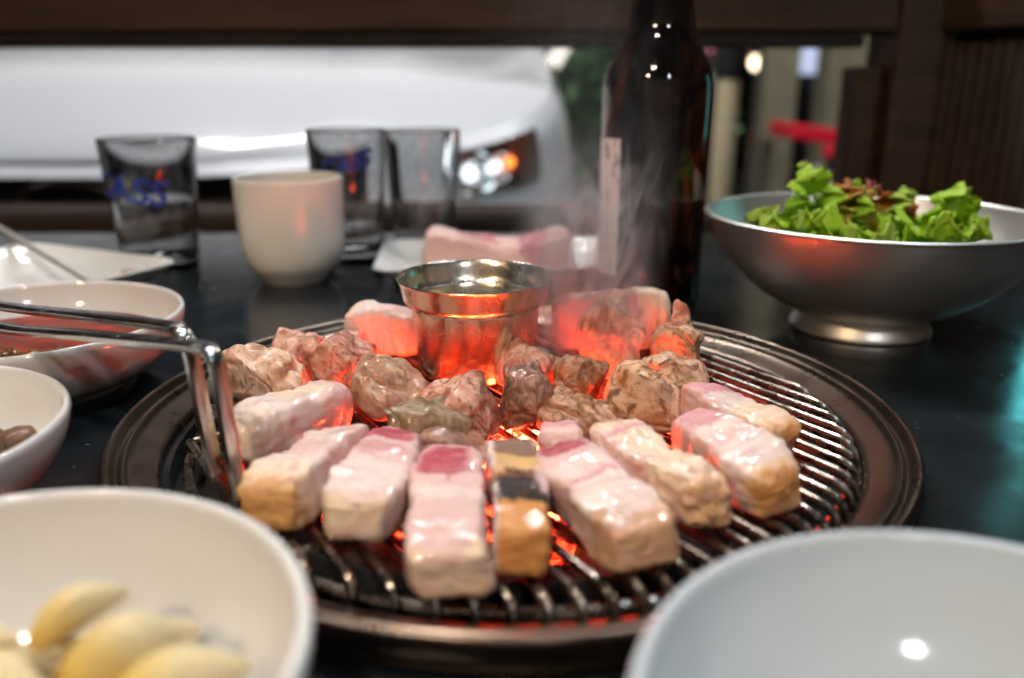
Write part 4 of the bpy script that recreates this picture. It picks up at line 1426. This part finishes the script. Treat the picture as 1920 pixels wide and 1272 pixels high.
# ------------------------------------------------------------------ street beyond
M_bark = mat('bark', (.07, .05, .035), .9)
M_fol = mat('shrub_foliage', (.06, .20, .06), .5, col2=(.03, .09, .035), vscale=6)
def shrub(name, label, loc, rx, rz, n, seed):
    rnd = random.Random(seed)
    t = tag(empty(name, loc), label, 'shrub')
    for q in range(3):
        v, f = tube([(0, 0, 0), (rnd.uniform(-.05, .05), rnd.uniform(-.05, .05), rz * .6), (rnd.uniform(-.15, .15), rnd.uniform(-.15, .15), rz * 1.5)], [.02, .014, .006], 6)
        mesh_obj('stem', v, f, M_bark, t)
    vs, fs = [], []
    for i in range(n):
        d = Vector((rnd.gauss(0, 1), rnd.gauss(0, 1), rnd.gauss(0, 1))).normalized()
        p = Vector((d.x * rx, d.y * rx, d.z * rz)) * (rnd.random() ** .4) * (1 + .25 * noise.noise(d * 3 + Vector((seed, 0, 0)))) + Vector((0, 0, rz * 1.02))
        a = Vector((rnd.gauss(0, 1), rnd.gauss(0, 1), rnd.gauss(0, .7))).normalized()
        b2 = a.cross(Vector((rnd.gauss(0, 1), rnd.gauss(0, 1), 1))).normalized()
        l, w = rnd.uniform(.05, .09), rnd.uniform(.014, .026)
        k = len(vs)
        vs += [p - a * l * .5, p + b2 * w, p + a * l * .5, p - b2 * w]
        fs.append((k, k + 1, k + 2, k + 3))
    mesh_obj('foliage', vs, fs, M_fol, t, False)
    return t
shrub('leafy_shrub', 'dark green leafy shrub between the car and the bottle', (.36, 2.45, GZ), .24, .62, 1500, 5)
shrub('leafy_shrub', 'taller dark shrub farther back behind the bottle', (.58, 3.1, GZ), .32, .75, 1500, 9)

M_cream2 = mat('yellowed_post_paint', (.62, .50, .26), .5, 0, col2=(.55, .46, .30), vscale=5)
yp = tag(empty('painted_post', (.49, 1.62, GZ)), 'cream painted post with dark cap right of the bottle', 'post')
v, f = lathe([(.026, 0), (.026, .87), (.0255, .873)], 20)
mesh_obj('post_shaft', v, f, M_cream2, yp)
v, f = lathe([(.0265, .872), (.034, .89), (.034, 1.05), (.02, 1.06), (0, 1.06)], 20)
mesh_obj('post_cap', v, f, M_rubber, yp)
M_pil = mat('olive_pillar_plaster', (.27, .25, .17), .75, 0, var=.3, vscale=6)
for x, w, lab in ((1.02, .13, 'olive plaster pillar nearer the cream post'), (1.27, .16, 'olive plaster pillar beside the ribbed partition')):
    p_ = tag(empty('pillar', (x, 3.0, GZ)), lab, 'pillar', 'pillars of the shop arcade')
    bx('shaft', (0, 0, 1.3), (w, w, 2.4), M_pil, p_, .01)
    bx('plinth', (0, 0, .05), (w + .06, w + .06, .1), M_pil, p_, .01)
    bx('capital', (0, 0, 2.55), (w + .06, w + .06, .1), M_pil, p_, .01)

# red folding table and stool outside
M_redp = mat('red_plastic', (.80, .02, .045), .35)
rt = tag(empty('red_table', (.885, 2.25, GZ)), 'red-topped outdoor table standing behind the salad bowl beyond the railing', 'table')
bx('table_top', (0, 0, .712), (.34, .24, .045), M_redp, rt, .008, rot=(0, R(8), 0))
for x in (-.13, .13):
    for y in (-.09, .09):
        bx('leg', (x, y, .335 - x * .14), (.025, .025, .67 - x * .28), M_steel, rt, .003)
rs = tag(empty('red_stool', (.915, 1.95, GZ)), 'red stool with white legs in front of the red outdoor table', 'stool')
bx('seat', (0, 0, .668), (.26, .24, .034), M_redp, rs, .01, rot=(0, R(8), 0))
M_wl = mat('white_leg_paint', (.7, .68, .62), .5)
for sx in (-1, 1):
    for sy in (-1, 1):
        v, f = tube([(sx * .06, sy * .07, .638), (sx * .11, sy * .1, 0)], .016, 8)
        mesh_obj('leg', v, f, M_wl, rs)

tube_lamp((.95, 2.35, 1.45), R(20), .9, (1, .93, .82), 120, 'added white tube lamp out of view, brightening the red table')  # lamp added out of view to brighten the red table and its surroundings

# shop across the street
M_fac = mat('shop_facade', (.10, .085, .09), .7, 0, var=.3, vscale=2)
shp = tag(empty('shop_building', (1.2, 8.0, GZ)), 'dim shop front across the street with lit windows and pink signs', 'building')
bx('facade', (0, .6, 1.7), (13, .4, 3.4), M_fac, shp, .01)
M_lit = emis('lit_window', (.75, .82, 1), 1.3)
M_lit2 = emis('warm_lit_window', (1, .8, .55), 1.6)
M_sign = emis('pink_sign', (.8, .28, .36), .7)
M_frame = mat('window_frame_paint', (.16, .15, .15), .5)
for i, (x, w, z0, h, mm) in enumerate(((-2.4, .8, 1.15, .7, M_lit2), (-1.0, .6, 1.0, .8, M_lit), (3.1, .6, 1.15, .5, M_lit), (4.3, .8, 1.1, .7, M_lit2), (-4.2, .8, 1.1, .7, M_lit))):
    wdw = bx('window', (x, .38, z0 + h / 2), (w + .12, .05, h + .12), M_frame, shp, .006)
    bx('pane', (x, .35, z0 + h / 2), (w, .02, h), mm, wdw, 0)
    bx('mullion', (x, .335, z0 + h / 2), (.03, .02, h), M_frame, wdw, 0)
M_sign2 = emis('pale_blue_sign', (.55, .62, .85), 1.0)
M_sign3 = emis('white_sign', (.95, .93, .85), 1.3)
for x, w, z, h, mm in ((.70, .16, 1.20, .34, M_sign), (1.0, .20, 1.17, .30, M_sign), (1.78, .40, 1.10, .34, M_sign2), (2.12, .24, 1.14, .16, M_sign3), (3.2, 1.4, 1.86, .26, M_sign), (-1.6, 1.0, 1.86, .26, M_sign3)):
    bx('sign_board', (x, .30, z), (w, .10, h), mm, shp, .01)
for x in (1.4, 3.9):
    bx('door', (x, .38, .95), (.7, .05, 1.9), M_black, shp, .006)

for x, z, col, lab in ((1.91, .279, (1, .82, .55), 'warm glowing lantern on the shop front right of the cream post'), (1.57, .243, (.72, .82, 1), 'bluish glowing lantern on the shop front behind the cream post'),
                       (.338, .012, (.85, .9, 1), 'lower white lantern glowing beside the car corner'), (.294, .112, (.8, .86, 1), 'upper white lantern glowing beside the car corner')):
    t_ = tag(empty('wall_lantern', (x, 6.5, GZ)), lab, 'lantern', 'lanterns along the shop front')
    v, f = lathe(smooth_profile([(0, -.05), (.03, -.045), (.05, 0), (.03, .045), (0, .05)], 3), 16)
    mesh_obj('globe', v, f, emis('globe_glow', col, 5), t_, loc=(0, 0, z - GZ))
    v, f = tube([(0, 0, 0), (0, 0, z - GZ - .045)], .012, 8)
    mesh_obj('pole', v, f, M_rubber, t_)

cl_ = tag(empty('cone_lamp', (.139, 2.3, GZ)), 'white lit inverted cone lamp on a thin pole behind the car', 'lamp')
v, f = tube([(0, 0, 0), (0, 0, .90)], .009, 8)
mesh_obj('pole', v, f, M_rubber, cl_)
v, f = lathe([(.004, .905), (.085, 1.04), (.085, 1.045), (0, 1.045)], 24)
mesh_obj('lamp_shade', v, f, emis('opal_shade', (1, .93, .82), 1.1), cl_)

# ------------------------------------------------------------------ smoke rising from the grate
def smoke(label, loc, dims, seed, dens, lean=(0, 0)):
    m = bpy.data.materials.new('smoke_volume')
    m.use_nodes = True
    nt = m.node_tree
    nt.nodes.clear()
    out = node(nt, 'ShaderNodeOutputMaterial')
    pv = node(nt, 'ShaderNodeVolumePrincipled')
    pv.inputs['Color'].default_value = (.9, .88, .88, 1)
    pv.inputs['Anisotropy'].default_value = .15
    tc = node(nt, 'ShaderNodeTexCoord').outputs['Object']
    sep = node(nt, 'ShaderNodeSeparateXYZ')
    nt.links.new(tc, sep.inputs[0])
    zf = maprange(nt, sep.outputs[2], 0, dims[2], 0, 1, False)
    mp = node(nt, 'ShaderNodeMapping')
    mp.inputs['Scale'].default_value = (1, 1, .42)
    mp.inputs['Location'].default_value = (seed, seed * .3, 0)
    nt.links.new(tc, mp.inputs[0])
    n1 = noise_node(nt, mp.outputs[0], 42, 2, .5, 1.1)
    n2 = noise_node(nt, mp.outputs[0], 24, 2, .5, .4)
    wisp = maprange(nt, math_n(nt, 'ABSOLUTE', math_n(nt, 'SUBTRACT', n1.outputs[0], .5)), .075, .0, 0, 1)
    body = maprange(nt, n2.outputs[0], .42, .75, .05, .55)
    # radial envelope around a leaning axis
    ax = math_n(nt, 'SUBTRACT', sep.outputs[0], math_n(nt, 'MULTIPLY', zf, lean[0]))
    ay = math_n(nt, 'SUBTRACT', sep.outputs[1], math_n(nt, 'MULTIPLY', zf, lean[1]))
    rx = math_n(nt, 'DIVIDE', ax, dims[0] * .5)
    ry = math_n(nt, 'DIVIDE', ay, dims[1] * .5)
    rr = math_n(nt, 'SQRT', math_n(nt, 'ADD', math_n(nt, 'MULTIPLY', rx, rx), math_n(nt, 'MULTIPLY', ry, ry)))
    env = maprange(nt, rr, 1.0, .15, 0, 1)
    vert = math_n(nt, 'MULTIPLY', maprange(nt, zf, 0, .06), maprange(nt, zf, 1, .15))
    d = math_n(nt, 'MULTIPLY', math_n(nt, 'ADD', wisp, body), math_n(nt, 'MULTIPLY', env, vert))
    nt.links.new(math_n(nt, 'MULTIPLY', d, dens), pv.inputs['Density'])
    nt.links.new(pv.outputs[0], out.inputs['Volume'])
    pr = [(0, 0), (.5, 0), (.62, .3), (.7, .7), (.7, 1), (0, 1)]
    v, f = lathe(pr, 16)
    v = [(x * dims[0] + z * lean[0], y * dims[1] + z * lean[1], z * dims[2]) for x, y, z in v]
    o = mesh_obj('smoke', v, f, m, None, True, loc=loc)
    tag(o, label, 'smoke', None, 'stuff')
    return o
smoke('pinkish wisps of smoke curling up beside the steel pot', (.032, .040, .022), (.085, .07, .115), 3.2, 85, (.012, .02))
smoke('faint grey haze of smoke drifting up past the bottle', (.030, .105, .075), (.16, .10, .22), 8.1, 1.6, (.02, .05))
